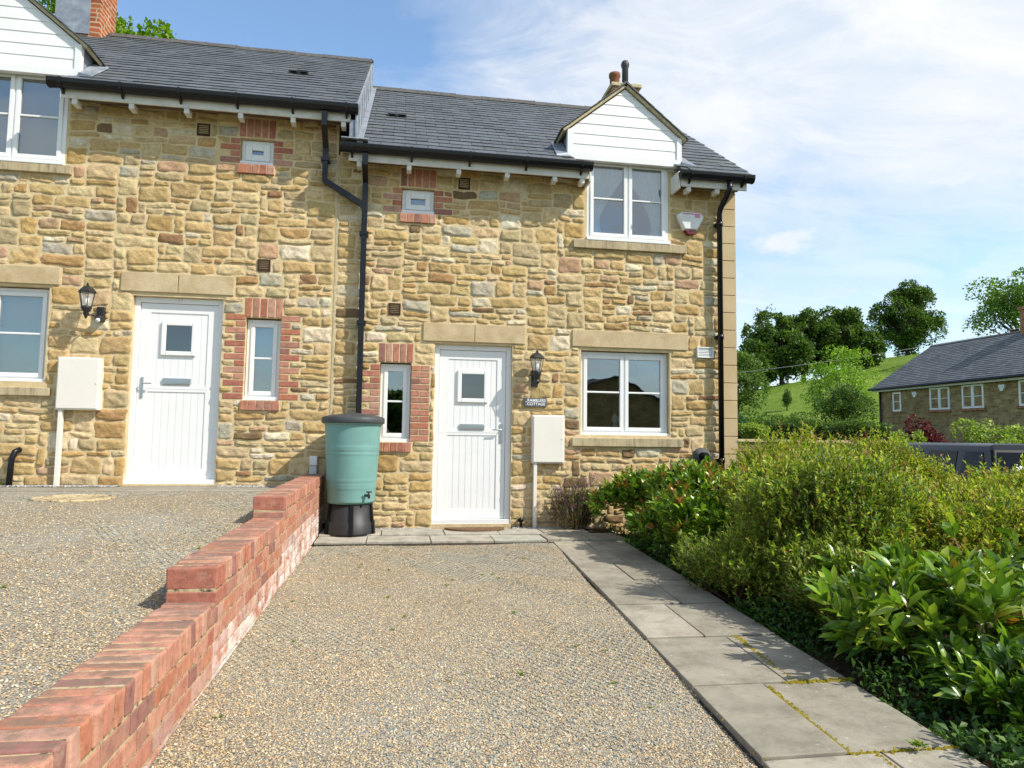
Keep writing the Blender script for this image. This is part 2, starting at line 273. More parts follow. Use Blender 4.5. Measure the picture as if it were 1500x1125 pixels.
# ------------------------------------------------------------------ object helpers
def link(o, parent=None):
    C.objects.link(o)
    if parent is not None:
        o.parent = parent; o.matrix_parent_inverse = parent_inv(parent)
    return o
def parent_inv(p):
    return Matrix.Translation(-p.location) if p.parent is None else Matrix()
def origin(o, loc):          # move a top-level mesh's origin to the thing's base
    o.data.transform(Matrix.Translation(-Vector(loc))); o.location = loc; return o
def tag(o, label=None, cat=None, group=None, kind=None):
    if label: o['label'] = label
    if cat: o['category'] = cat
    if group: o['group'] = group
    if kind: o['kind'] = kind
    return o
def empty(name, loc, label, cat, group=None):
    o = bpy.data.objects.new(name, None); o.location = loc; o.empty_display_size = 0.2; C.objects.link(o); return tag(o, label, cat, group)
class MB:
    def __init__(s): s.v = []; s.f = []; s.c = []; s.sm = []; s.low = []
    def add(s, vs, fs, col=None, smooth=False, low=0.0):
        b = len(s.v); s.v += [tuple(p) for p in vs]; s.f += [tuple(i+b for i in f) for f in fs]; s.sm += [smooth]*len(fs); s.low += [low]*len(vs)
        s.c += [(*(col or (1, 1, 1)), 1)]*len(vs); return s
    def box(s, x0, x1, y0, y1, z0, z1, col=None, low=0.0):
        vs = [(x0, y0, z0), (x1, y0, z0), (x1, y1, z0), (x0, y1, z0), (x0, y0, z1), (x1, y0, z1), (x1, y1, z1), (x0, y1, z1)]
        return s.add(vs, [(0, 3, 2, 1), (4, 5, 6, 7), (0, 1, 5, 4), (1, 2, 6, 5), (2, 3, 7, 6), (3, 0, 4, 7)], col, low=low)
    def boxj(s, x0, x1, y0, y1, z0, z1, col=None, j=0.002, low=0.0):
        vs = [(x0, y0, z0), (x1, y0, z0), (x1, y1, z0), (x0, y1, z0), (x0, y0, z1), (x1, y0, z1), (x1, y1, z1), (x0, y1, z1)]
        vs = [tuple(c+R.uniform(-j, j) for c in p) for p in vs]
        return s.add(vs, [(0, 3, 2, 1), (4, 5, 6, 7), (0, 1, 5, 4), (1, 2, 6, 5), (2, 3, 7, 6), (3, 0, 4, 7)], col, low=low)
    def prism(s, pts, axis, a, b, col=None):
        # pts : 2D polygon, extruded along axis from a to b
        n = len(pts)
        def mk(p, t):
            if axis == 'x': return (t, p[0], p[1])
            if axis == 'y': return (p[0], t, p[1])
            return (p[0], p[1], t)
        vs = [mk(p, a) for p in pts] + [mk(p, b) for p in pts]
        fs = [tuple(range(n))[::-1], tuple(range(n, 2*n))] + [(i, (i+1) % n, n+(i+1) % n, n+i) for i in range(n)]
        return s.add(vs, fs, col)
    def tube(s, pts, rs, n=10, col=None, square=False, cap=True):
        pts = [Vector(p) for p in pts]
        if isinstance(rs, (int, float)): rs = [rs]*len(pts)
        vs = []; fs = []
        up = Vector((0, 0, 1))
        for i, p in enumerate(pts):
            d = (pts[min(i+1, len(pts)-1)] - pts[max(i-1, 0)]).normalized()
            a = d.cross(Vector((0, 1, 0)) if abs(d.y) < 0.9 else Vector((1, 0, 0))).normalized(); b = d.cross(a).normalized()
            for k in range(n):
                t = 2*math.pi*(k+0.5)/n
                m = 1.0
                if square: m = 1/max(abs(math.cos(t)), abs(math.sin(t)))
                vs.append(p + (a*math.cos(t) + b*math.sin(t))*rs[i]*m)
        for i in range(len(pts)-1):
            for k in range(n):
                fs.append((i*n+k, i*n+(k+1) % n, (i+1)*n+(k+1) % n, (i+1)*n+k))
        if cap: fs.append(tuple(range(n))[::-1]); fs.append(tuple(range((len(pts)-1)*n, len(pts)*n)))
        return s.add(vs, fs, col, smooth=not square and n > 7)
    def lathe(s, prof, c, n=32, col=None, smooth=True):
        vs = []; fs = []
        for r_, z in prof:
            for k in range(n):
                t = 2*math.pi*k/n; vs.append((c[0]+r_*math.cos(t), c[1]+r_*math.sin(t), c[2]+z))
        m = len(prof)
        for i in range(m-1):
            for k in range(n): fs.append((i*n+k, i*n+(k+1) % n, (i+1)*n+(k+1) % n, (i+1)*n+k))
        fs.append(tuple(range(n))[::-1]); fs.append(tuple(range((m-1)*n, m*n)))
        return s.add(vs, fs, col, smooth=smooth)
    def build(s, name, m, parent=None, bevel=0.0, seg=2, origin=None, label=None):
        me = bpy.data.meshes.new(name); me.from_pydata(s.v, [], s.f); me.update()
        me.polygons.foreach_set('use_smooth', s.sm)
        ca = me.attributes.new('Col', 'FLOAT_COLOR', 'POINT'); ca.data.foreach_set('color', np.array(s.c, dtype=np.float32).ravel())
        if any(s.low):
            la = me.attributes.new('low', 'FLOAT', 'POINT'); la.data.foreach_set('value', np.array(s.low, dtype=np.float32))
        me.materials.append(m if not isinstance(m, str) else M[m])
        o = bpy.data.objects.new(name, me); link(o, parent)
        if bevel:
            b = o.modifiers.new('bevel', 'BEVEL'); b.width = bevel; b.segments = seg; b.limit_method = 'ANGLE'; b.angle_limit = rad(40); b.harden_normals = False
        if label: o['label'] = label
        return o
def npmesh(name, V, F, m, parent=None, col=None, smooth=False):
    """V (n,3); F (k,3|4) numpy"""
    me = bpy.data.meshes.new(name); k, q = F.shape
    me.vertices.add(len(V)); me.vertices.foreach_set('co', V.astype(np.float32).ravel())
    me.loops.add(k*q); me.loops.foreach_set('vertex_index', F.astype(np.int32).ravel())
    me.polygons.add(k); me.polygons.foreach_set('loop_start', np.arange(0, k*q, q, dtype=np.int32))
    me.update(calc_edges=True)
    me.polygons.foreach_set('use_smooth', np.full(k, smooth))
    if col is not None:
        ca = me.attributes.new('Col', 'FLOAT_COLOR', 'POINT'); cc = np.ones((len(V), 4), dtype=np.float32); cc[:, :3] = col; ca.data.foreach_set('color', cc.ravel())
    me.materials.append(M[m] if isinstance(m, str) else m)
    return link(bpy.data.objects.new(name, me), parent)
def text_mesh(name, txt, size, m, parent, loc, rot=(math.pi/2, 0, 0), ext=0.001, align='CENTER', bold=0.0):
    cu = bpy.data.curves.new(name, 'FONT'); cu.body = txt; cu.size = size; cu.extrude = ext; cu.align_x = align; cu.align_y = 'CENTER'; cu.offset = bold
    t = bpy.data.objects.new(name+'_tmp', cu); C.objects.link(t); bpy.context.view_layer.update()
    me = bpy.data.meshes.new_from_object(t.evaluated_get(bpy.context.evaluated_depsgraph_get())); bpy.data.objects.remove(t)
    mm = Matrix.Translation(loc) @ Matrix.Rotation(rot[2], 4, 'Z') @ Matrix.Rotation(rot[0], 4, 'X'); me.transform(mm)
    me.materials.clear(); me.materials.append(M[m]); o = bpy.data.objects.new(name, me); return link(o, parent)

# ------------------------------------------------------------------ terrain
def smooth(a, b, x):
    t = np.clip((x-a)/(b-a), 0, 1); return t*t*(3-2*t)
def terrain(x, y):
    x = np.asarray(x, float); y = np.asarray(y, float)
    z = np.full(np.broadcast(x, y).shape, -0.32)
    z = z - 0.22*smooth(4.6, 6.2, x)
    z = z + 1.55*smooth(11.5, 15.5, x)*smooth(-6, 2, y)
    z = np.where(y > 10.0, np.maximum(z, -0.5+1.5*smooth(9.7, 10.3, y)), z)
    hill = 0.26*(62*(1-np.exp(-np.maximum(0, x-15)/1.0*1/62.0))*1.28)
    hill = np.where(x-15 < 45, 0.236*np.maximum(0, x-15), 0.236*45+0.04*(x-60))
    hill = hill*smooth(24, 44, y)*(1-0.75*smooth(56, 85, y+0*x-np.maximum(0, x-45)*0.9))
    z = z + hill
    return z
xs = np.concatenate([np.linspace(-400, -40, 12), np.linspace(-34, 34, 110)[0:], np.linspace(36, 140, 70), np.linspace(160, 600, 12)])
ys = np.concatenate([np.linspace(-300, -30, 10), np.linspace(-26, 30, 120), np.linspace(31, 140, 80), np.linspace(160, 900, 12)])
X, Y = np.meshgrid(xs, ys); Z = terrain(X, Y) + 0.0
Z += np.where((Y > 24) & (X > 14), 0.35*np.sin(X*0.33+Y*0.21)*np.sin(Y*0.27-X*0.11), 0)
nx, ny = len(xs), len(ys); idx = np.arange(nx*ny).reshape(ny, nx)
F = np.stack([idx[:-1, :-1], idx[:-1, 1:], idx[1:, 1:], idx[1:, :-1]], -1).reshape(-1, 4)
o = npmesh('ground', np.stack([X, Y, Z], -1).reshape(-1, 3), F, 'grass', smooth=True); tag(o, kind='structure')
def sheet(name, m, x0, x1, y0, y1, zf, nx=20, ny=40, skirt=0.0, lx=None, rx=None, col=None):
    V = []; Fs = []
    for j in range(ny+1):
        y = y0 + (y1-y0)*j/ny
        a = lx(y) if lx else x0; b = rx(y) if rx else x1
        for i in range(nx+1):
            x = a + (b-a)*i/nx; V.append((x, y, zf(x, y)))
    ii = lambda i, j: j*(nx+1)+i
    for j in range(ny):
        for i in range(nx): Fs.append((ii(i, j), ii(i+1, j), ii(i+1, j+1), ii(i, j+1)))
    if skirt:
        ring = [ii(i, 0) for i in range(nx+1)] + [ii(nx, j) for j in range(1, ny+1)] + [ii(i, ny) for i in range(nx-1, -1, -1)] + [ii(0, j) for j in range(ny-1, 0, -1)]
        b0 = len(V); V += [(V[k][0], V[k][1], V[k][2]-skirt) for k in ring]
        for k in range(len(ring)): Fs.append((ring[k], b0+k, b0+(k+1) % len(ring), ring[(k+1) % len(ring)]))
    mb = MB(); mb.add(V, Fs, col, smooth=True); o = mb.build(name, m); tag(o, kind='structure'); return o
def ripple(x, y): return 0.006*math.sin(x*3.1+y*1.7)+0.005*math.sin(y*2.3-x*1.3)+0.003*math.sin(x*7.7+y*5.1)
def zR(x, y):      # right driveway
    return -0.095 - 0.035*min(1, max(0, (-y-3)/4)) + ripple(x, y)*0.7
def zL(x, y):      # left driveway
    pts = [(0.5, 0.42), (-0.6, 0.415), (-2.9, 0.35), (-4.78, 0.195), (-6.7, 0.06), (-9.2, -0.10)]
    for (ya, za), (yb, zb) in zip(pts, pts[1:]):
        if y >= yb: z = za + (zb-za)*(ya-y)/(ya-yb); break
    else: z = -0.10
    return z + ripple(x+3, y)*(0.8 if y < -0.8 else 0.0)
def pathL(y): return 0.845 + (y+5.9)*0.076
def pathR(y): return pathL(y) + 0.775
sheet('driveway', 'gravel', -1.30, 1.0, -9.2, -0.9, zR, 24, 90, rx=lambda y: pathL(y)+0.05, skirt=0.15)
sheet('driveway', 'gravel', -9.5, -1.40, -9.2, -0.66, zL, 50, 80, skirt=0.5)
sheet('pavement', 'paving', -9.5, -1.42, -0.70, 0.02, lambda x, y: 0.412+0.004*math.sin(x*2), 30, 4, skirt=0.4, col=(0.30, 0.275, 0.225))
sheet('path_bed', 'joint_dirt', -1.25, 2.1, -1.06, 0.02, lambda x, y: -0.085, 4, 4, skirt=0.2)
sheet('path_bed', 'joint_dirt', 0, 1, -9.2, -1.04, lambda x, y: -0.10-0.03*min(1, max(0, (-y-3)/4)), 4, 30, lx=lambda y: pathL(y)-0.01, rx=lambda y: pathR(y)+0.02, skirt=0.12)
sheet('garden_soil', 'soil', 0, 5.6, -9.2, -0.0, lambda x, y: -0.125-0.03*(x-1.6)-0.02*min(1, max(0, (-y-3)/4))+0.02*math.sin(x*9+y*4)*math.sin(y*7), 40, 80, lx=lambda y: pathR(y)-0.02, rx=lambda y: 5.6, skirt=0.4)
sheet('road', 'asphalt', -60, 60, -15.5, -9.2, lambda x, y: -0.235, 2, 2, skirt=0.1)
sheet('car_park', 'asphalt', 5.9, 12.2, -9.0, 9.4, lambda x, y: terrain(x, y)+0.05, 30, 40)

# ------------------------------------------------------------------ cottages
STONES = [((0.53, 0.38, 0.18), 38), ((0.62, 0.475, 0.27), 24), ((0.48, 0.38, 0.22), 16), ((0.49, 0.325, 0.135), 9), ((0.42, 0.26, 0.115), 4.5),
          ((0.50, 0.325, 0.205), 4.5), ((0.69, 0.60, 0.44), 7), ((0.48, 0.44, 0.34), 5), ((0.20, 0.13, 0.075), 1.8), ((0.30, 0.17, 0.09), 1.5)]
def pick_stone(r):
    t = r.uniform(0, sum(w_ for _, w_ in STONES))
    for c, w_ in STONES:
        t -= w_
        if t <= 0: break
    k = r.uniform(0.88, 1.12)
    return tuple(min(0.9, x*k*r.uniform(0.97, 1.03)) for x in c)
def below_edge(occ, i, j):
    # avoid continuing a vertical joint straight up from the course below
    return (i, j) not in JOINTS
JOINTS = set()
def rubble(x0, x1, z0, z1, masks, seed, g=0.0165):
    r = random.Random(seed); W = int((x1-x0)/g); H = int((z1-z0)/g)
    occ = np.zeros((H, W), bool); JOINTS.clear()
    for a, b, c, d in masks:
        ia, ib = max(0, int(math.floor((a-x0)/g+0.35))), min(W, int(math.ceil((b-x0)/g-0.35))); ja, jb = max(0, int(math.floor((c-z0)/g+0.35))), min(H, int(math.ceil((d-z0)/g-0.35)))
        if ib > ia and jb > ja: occ[ja:jb, ia:ib] = True
    res = []
    for j in range(H):
        row = occ[j]; i = 0
        while i < W:
            if row[i]: i += 1; continue
            e = i
            while e < W and not row[e]: e += 1
            run = e-i
            t = r.random()
            h = 4 if t < 0.34 else (8 if t < 0.78 else (12 if t < 0.95 else 6))
            wd = int(r.uniform(9, 24)) if h > 4 else int(r.uniform(8, 25))
            if h == 12: wd = int(r.uniform(11, 21))
            if r.random() < 0.08: wd = int(r.uniform(5, 8))
            if not below_edge(occ, i+wd, j): wd += r.choice([-2, -1, 1, 2, 3])
            wd = max(4, min(wd, 28))
            # level up with a neighbour's top so that ledges merge
            lh = 0
            while i > 0 and j+lh < H and occ[j+lh, i-1] and lh < 14: lh += 1
            rh = 0
            while e < W and j+rh < H and occ[j+rh, e] and rh < 14: rh += 1
            cand = [q_ for q_ in (lh, rh) if 4 <= q_ <= 13]
            if cand and (run < 12 or r.random() < 0.45): h = min(cand)
            if run-wd < 6: wd = run if run <= 27 else run//2
            wd = min(wd, run)
            # free height above
            free = 1
            while free < h+4 and j+free < H and not occ[j+free, i:i+wd].any(): free += 1
            if free <= h+3 and free <= 16: h = free if free < h+3 else h
            h = min(h, free)
            occ[j:j+h, i:i+wd] = True
            for q_ in (-1, 0, 1): JOINTS.add((i+wd+q_, j+h)); JOINTS.add((i+q_, j+h))
            if h >= 2 and wd >= 3: res.append((x0+i*g, z0+j*g, wd*g, h*g))
            i += wd
    return res
def stone_mesh(name, rects, parent, seed, yf=0.0):
    rs = np.random.RandomState(seed); r = random.Random(seed+1); VV = []; FF = []; CC = []; base = 0
    for (x, z, w_, h) in rects:
        gp = 0.0030 + rs.uniform(0, 0.0035); a, b = w_/2-gp, h/2-gp
        if a < 0.008 or b < 0.006: continue
        nx_ = int(min(20, max(6, round(w_/0.018)))); nz_ = int(min(14, max(6, round(h/0.018))))
        u, v = np.meshgrid(np.linspace(-1, 1, nx_+1), np.linspace(-1, 1, nz_+1))
        p = rs.uniform(7, 20) if min(w_, h) > 0.07 else rs.uniform(5, 12)
        m = np.maximum(np.abs(u), np.abs(v)); pn = (np.abs(u)**p+np.abs(v)**p)**(1/p); s_ = np.where(pn > 0, m/np.maximum(pn, 1e-6), 1)
        U, V = u*s_, v*s_
        ph = rs.uniform(0, 6.28, 12)
        # wobbling outline
        wob = 1 + (0.035*np.sin(3*np.arctan2(V, U)+ph[0])+0.03*np.sin(5*np.arctan2(V, U)+ph[1]))*m**2
        tap = rs.uniform(-0.10, 0.10); tap2 = rs.uniform(-0.05, 0.05)*w_/h
        px = x+w_/2 + U*a*np.clip(wob, 0.9, 1.035)*(1+tap*V*0.4); pz = z+h/2 + V*b*np.clip(wob, 0.9, 1.05) + tap2*U*b*0.6
        px = px + 0.006*np.sin(pz*9+2*np.sin(px*3.1)); pz = pz + 0.010*np.sin(px*7.3+1.7*np.sin(pz*4.1))*np.sin(pz*5.9+px*1.3) + 0.004*np.sin(px*19+pz*13)
        D = rs.uniform(0.007, 0.017) if min(w_, h) > 0.06 else rs.uniform(0.005, 0.013)
        prof = D*(1-m**rs.uniform(9, 20))
        rock = (np.sin(px*38+ph[2]+2*np.sin(pz*31+ph[3]))*0.45+np.sin(pz*55+px*21+ph[4])*0.35+np.sin(px*90+pz*71+ph[5])*0.25)*0.0075*(1-m**6)
        tilt = (rs.uniform(-1, 1)*U+rs.uniform(-1, 1)*V)*0.0055*(1-m**8)
        py = yf-(prof+rock+tilt)+0.004*m**6
        VV.append(np.stack([px, py, pz], -1).reshape(-1, 3))
        ii = np.arange((nx_+1)*(nz_+1)).reshape(nz_+1, nx_+1)+base
        FF.append(np.stack([ii[:-1, :-1], ii[:-1, 1:], ii[1:, 1:], ii[1:, :-1]], -1).reshape(-1, 4))
        CC.append(np.tile(np.array(pick_stone(r)), ((nx_+1)*(nz_+1), 1))); base += (nx_+1)*(nz_+1)
    return npmesh(name, np.concatenate(VV), np.concatenate(FF), 'stone', parent, np.concatenate(CC), smooth=True)
def wall_slab(name, m, parent, x0, x1, z0, z1, opens, y0=0.0, y1=0.3, n=1):
    xs_ = sorted({x0, x1} | {v for o_ in opens for v in o_[:2] if x0 < v < x1}); zs_ = sorted({z0, z1} | {v for o_ in opens for v in o_[2:] if z0 < v < z1})
    solid = lambda i, j: 0 <= i < len(xs_)-1 and 0 <= j < len(zs_)-1 and not any(a <= (xs_[i]+xs_[i+1])/2 <= b and c <= (zs_[j]+zs_[j+1])/2 <= d for a, b, c, d in opens)
    mb = MB()
    for i in range(len(xs_)-1):
        for j in range(len(zs_)-1):
            if not solid(i, j): continue
            a, b, c, d = xs_[i], xs_[i+1], zs_[j], zs_[j+1]
            mb.add([(a, y0, c), (b, y0, c), (b, y0, d), (a, y0, d)], [(0, 1, 2, 3)]); mb.add([(a, y1, c), (a, y1, d), (b, y1, d), (b, y1, c)], [(0, 1, 2, 3)])
            if not solid(i-1, j): mb.add([(a, y0, c), (a, y0, d), (a, y1, d), (a, y1, c)], [(0, 1, 2, 3)])
            if not solid(i+1, j): mb.add([(b, y0, c), (b, y1, c), (b, y1, d), (b, y0, d)], [(0, 1, 2, 3)])
            if not solid(i, j-1): mb.add([(a, y0, c), (a, y1, c), (b, y1, c), (b, y0, c)], [(0, 1, 2, 3)])
            if not solid(i, j+1): mb.add([(a, y0, d), (b, y0, d), (b, y1, d), (a, y1, d)], [(0, 1, 2, 3)])
    return mb.build(name, m, parent)
def part_empty(name, parent, label=None):
    o_ = bpy.data.objects.new(name, None); o_.empty_display_size = 0.1; link(o_, parent)
    if label: o_['label'] = label
    return o_
def BRICKC():
    return R.choice([(0.41, 0.165, 0.098), (0.45, 0.20, 0.125), (0.37, 0.145, 0.10), (0.47, 0.235, 0.16), (0.43, 0.19, 0.13), (0.28, 0.135, 0.11), (0.44, 0.21, 0.145), (0.36, 0.18, 0.13), (0.46, 0.26, 0.19)])
def frame_bars(mb, x0, x1, z0, z1, t, ya, yb):
    mb.box(x0, x0+t, ya, yb, z0, z1); mb.box(x1-t, x1, ya, yb, z0, z1); mb.box(x0+t, x1-t, ya+0.0005, yb, z1-t, z1); mb.box(x0+t, x1-t, ya+0.0005, yb, z0, z0+t)
def window(parent, x0, x1, z0, z1, y, lights=2, bar=True, cover=None, sash=0.045, outer=0.05, vent=True, lip=0.05, inner_pad=0.0):
    wn_ = part_empty('window', parent)
    mb = MB(); frame_bars(mb, x0, x1, z0, z1, outer, y, y+0.06)
    if lip: mb.box(x0-0.01, x1+0.01, y-0.055, y+0.02, z0-0.022, z0+0.02)
    xm = [(x0+outer, x1-outer)] if lights == 1 else [(x0+outer, (x0+x1)/2-0.0175), ((x0+x1)/2+0.0175, x1-outer)]
    if lights == 2: mb.box((x0+x1)/2-0.0175, (x0+x1)/2+0.0175, y+0.001, y+0.06, z0+outer, z1-outer)
    mb.build('frame', 'upvc', wn_, bevel=0.004)
    for a, b in xm:
        g = MB(); zz0, zz1 = z0+outer-0.008, z1-outer+0.008; frame_bars(g, a-0.008, b+0.008, zz0, zz1, sash, y-0.014, y+0.035)
        if bar: zb = (zz0+zz1)/2+0.01; g.box(a-0.008+sash, b+0.008-sash, y-0.004, y+0.028, zb-0.011, zb+0.011)
        s_ = g.build('sash', 'upvc', wn_, bevel=0.005)
        MB().box(a-0.01+sash, b+0.01-sash, y+0.012, y+0.016, zz0+sash-0.004, zz1-sash+0.004).build('pane', 'glass', wn_)
    if vent:
        w_ = (x1-x0)*(0.28 if lights == 2 else 0.4); xc = (x0+x1)/2
        MB().box(xc-w_/2, xc+w_/2, y-0.006, y+0.002, z1-0.034, z1-0.016).build('trickle_vent', 'upvc', wn_, bevel=0.002)
    if cover == 'blind': MB().box(x0+outer, x1-outer, y+0.10, y+0.11, z0+0.03, z1-0.02).build('blind', 'blind', wn_)
    if cover == 'blind_blue': MB().box(x0+outer, x1-outer, y+0.10, y+0.11, z0+0.03, z1-0.02).build('blind', 'blind_blue', wn_)
    if cover == 'curtain':
        for side in (0, 1):
            cx0, cx1 = (x0+0.06, (x0+x1)/2) if side == 0 else ((x0+x1)/2, x1-0.06)
            V = []; Fs = []; n = 40; zt, zb = z1-0.03, z0+0.03
            for j in range(13):
                t = j/12.0; z_ = zt+(zb-zt)*t; k = 1-0.72*math.sin(min(1, t*1.25)*math.pi/2)**2 if t < 0.8 else 0.28+(t-0.8)*0.5
                for i in range(n+1):
                    s = i/n; xx = cx0+(cx1-cx0)*s*k if side == 0 else cx1-(cx1-cx0)*s*k
                    V.append((xx, y+0.09+0.012*math.sin(s*38+t*2), z_))
            for j in range(12):
                for i in range(n): Fs.append((j*(n+1)+i, j*(n+1)+i+1, (j+1)*(n+1)+i+1, (j+1)*(n+1)+i))
            MB().add(V, Fs, smooth=True).build('curtain', 'curtain', wn_)
    return wn_
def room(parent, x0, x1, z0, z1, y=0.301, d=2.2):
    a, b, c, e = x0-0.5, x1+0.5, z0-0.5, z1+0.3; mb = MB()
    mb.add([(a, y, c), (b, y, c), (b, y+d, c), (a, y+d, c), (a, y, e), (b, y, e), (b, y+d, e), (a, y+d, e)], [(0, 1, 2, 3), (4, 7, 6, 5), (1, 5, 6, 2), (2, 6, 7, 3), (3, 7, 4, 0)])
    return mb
def door(parent, x0, x1, z0, z1, y, hside, num):
    d = part_empty('door', parent); mb = MB(); t = 0.062
    mb.box(x0, x0+t, y, y+0.07, z0+0.03, z1); mb.box(x1-t, x1, y, y+0.07, z0+0.03, z1); mb.box(x0+t, x1-t, y+0.0005, y+0.07, z1-t, z1); mb.box(x0-0.015, x1+0.015, y-0.05, y+0.1, z0-0.05, z0+0.03)
    mb.build('frame', 'upvc', d, bevel=0.004)
    a, b, c, e = x0+t+0.004, x1-t-0.004, z0+0.034, z1-t-0.004; yl = y+0.018; r_ = 0.105; lf = MB()
    frame_bars(lf, a, b, c, e, r_, yl, yl+0.045)
    # tongue-and-groove boards in two halves (stable-door look)
    zm = (c+e)/2+0.02; ia, ib = a+r_, b-r_
    lf.box(ia, ib, yl+0.001, yl+0.04, zm-0.035, zm+0.035); lf.box(a, b, yl-0.0015, yl, zm-0.002, zm+0.002)
    nb = 8
    for (za, zb) in ((c+r_, zm-0.035), (zm+0.035, e-r_)):
        for k in range(nb):
            xa = ia+(ib-ia)*k/nb; xb = ia+(ib-ia)*(k+1)/nb; lf.box(xa+0.0025, xb-0.0025, yl+0.009, yl+0.035, za, zb)
        lf.box(ia, ib, yl+0.0125, yl+0.03, za, zb)
    lf.build('leaf', 'upvc', d, bevel=0.003)
    xc = (a+b)/2-0.0; wz0, wz1 = z0+1.41, z0+1.80; hw = 0.185
    wb = MB(); frame_bars(wb, xc-hw, xc+hw, wz0, wz1, 0.05, yl-0.018, yl+0.02); wf = wb.build('glazed_panel', 'upvc', d, bevel=0.008)
    MB().box(xc-hw+0.045, xc+hw-0.045, yl-0.004, yl, wz0+0.045, wz1-0.045).build('pane', 'dark_pane', wf)
    lb = MB(); lb.box(xc-0.15, xc+0.15, yl-0.014, yl+0.005, z0+1.085, z0+1.155); lbo = lb.build('letterbox', 'chrome', d, bevel=0.006)
    MB().box(xc-0.125, xc+0.125, yl-0.020, yl-0.0145, z0+1.10, z0+1.142).build('flap', 'chrome', lbo, bevel=0.003)
    hx = (b-0.05) if hside > 0 else (a+0.05); hz = z0+1.06
    h = MB(); h.box(hx-0.014, hx+0.014, yl-0.012, yl, hz-0.13, hz+0.10); h.tube([(hx, yl-0.012, hz+0.03), (hx, yl-0.05, hz+0.03), (hx-hside*0.11, yl-0.052, hz+0.028)], 0.0085, 8); h.build('handle', 'chrome', d, bevel=0.002)
    text_mesh('door_number', num, 0.055, 'number_grey', d, ((x0+x1)/2, y-0.001, z1-0.031))
    return d
def brick_surround(mb, mo, x0, x1, z0, z1, lsill=True, narrow=False, lfull=True, rfull=True):
    """soldier-course head, toothed jambs, brick sill; returns masks"""
    masks = [(x0-0.01, x1+0.01, z0-0.03, z1+0.03)]; nb = 5; w_ = (x1-x0+0.0)/nb; hh = 0.215; P_ = 0.006
    za = z1+0.02
    for k in range(nb): mb.boxj(x0-0.02+k*(x1-x0+0.04)/nb+0.008, x0-0.02+(k+1)*(x1-x0+0.04)/nb-0.008, -P_, 0.1, za, za+hh, BRICKC(), 0.0015)
    masks.append((x0-0.02, x1+0.02, z1, za+hh+0.008))
    n = int(round((z1-z0+0.03)/0.075)); zz = z0-0.015
    for side in (-1, 1):
        xe = x0 if side < 0 else x1
        for k in range(n):
            full = (k % 2 == 0); a = zz+k*0.075+0.0065; b = a+0.062; L = 0.215 if full else 0.105
            if side < 0: p, q = xe-L, xe-0.001
            else: p, q = xe+0.001, xe+L
            if side > 0 and narrow and not full:
                mb.boxj(xe+0.001, xe+0.102, -P_, 0.1, a, b, BRICKC(), 0.0015); mb.boxj(xe+0.112, xe+0.215, -P_, 0.1, a, b, BRICKC(), 0.0015); p, q = xe, xe+0.215
            else: mb.boxj(p, q, -P_, 0.1, a, b, BRICKC(), 0.0015)
            masks.append((min(p, q)-0.008, max(p, q)+0.008, a-0.006, b+0.006))
    s = MB()
    for k in range(nb): mb.boxj(x0-0.02+k*(x1-x0+0.04)/nb+0.005, x0-0.02+(k+1)*(x1-x0+0.04)/nb-0.005, -0.035, 0.1, z0-0.135, z0-0.028, BRICKC(), 0.0015)
    mo.box(x0-0.018, x1+0.018, -0.028, 0.05, z0-0.132, z0-0.03)
    masks.append((x0-0.028, x1+0.028, z0-0.14, z0+0.0))
    return masks
GUT = [(-0.0, 0.0), (-0.012, 0.002), (-0.018, -0.035), (-0.04, -0.075), (-0.075, -0.088), (-0.11, -0.075), (-0.128, -0.035), (-0.132, 0.004), (-0.142, 0.004), (-0.142, -0.008), (-0.136, -0.04), (-0.118, -0.085), (-0.077, -0.1), (-0.034, -0.085), (-0.008, -0.045)]
def gutter(parent, xa, xb, ztop, yb=-0.245):
    mb = MB(); prof = [(yb+p*0.9, ztop+q*0.78) for p, q in [(-0.0, 0.0), (-0.015, 0.0), (-0.02, -0.04), (-0.045, -0.08), (-0.075, -0.09), (-0.105, -0.08), (-0.13, -0.04), (-0.135, 0.004), (-0.15, 0.004), (-0.15, -0.012), (-0.143, -0.05), (-0.118, -0.1), (-0.075, -0.113), (-0.032, -0.1), (-0.004, -0.05)]]
    mb.prism(prof, 'x', xa, xb)
    capp = [(yb-0.002, ztop+0.001), (yb-0.134, ztop+0.005), (yb-0.131, ztop-0.043), (yb-0.108, ztop-0.082), (yb-0.068, ztop-0.092), (yb-0.027, ztop-0.082)]
    mb.prism(capp, 'x', xa-0.012, xa+0.003); mb.prism(capp, 'x', xb-0.003, xb+0.012)
    g = mb.build('gutter', 'black_plastic', parent)
    n = max(1, int((xb-xa)/0.62)); 
    for k in range(n+1):
        x = xa+0.12+(xb-xa-0.24)*k/max(1, n)
        b = MB(); b.prism([(yb-0.0, ztop-0.10), (yb-0.139, ztop+0.008), (yb-0.141, ztop-0.016), (yb-0.132, ztop-0.058), (yb-0.108, ztop-0.090), (yb-0.068, ztop-0.100), (yb-0.03, ztop-0.125), (yb, ztop-0.145)], 'x', x-0.012, x+0.012); b.build('bracket', 'black_plastic', g)
    return g
TP = 0.705    # roof pitch (rise over run)
def roofz(ze, y): return ze + (y+0.33)*TP
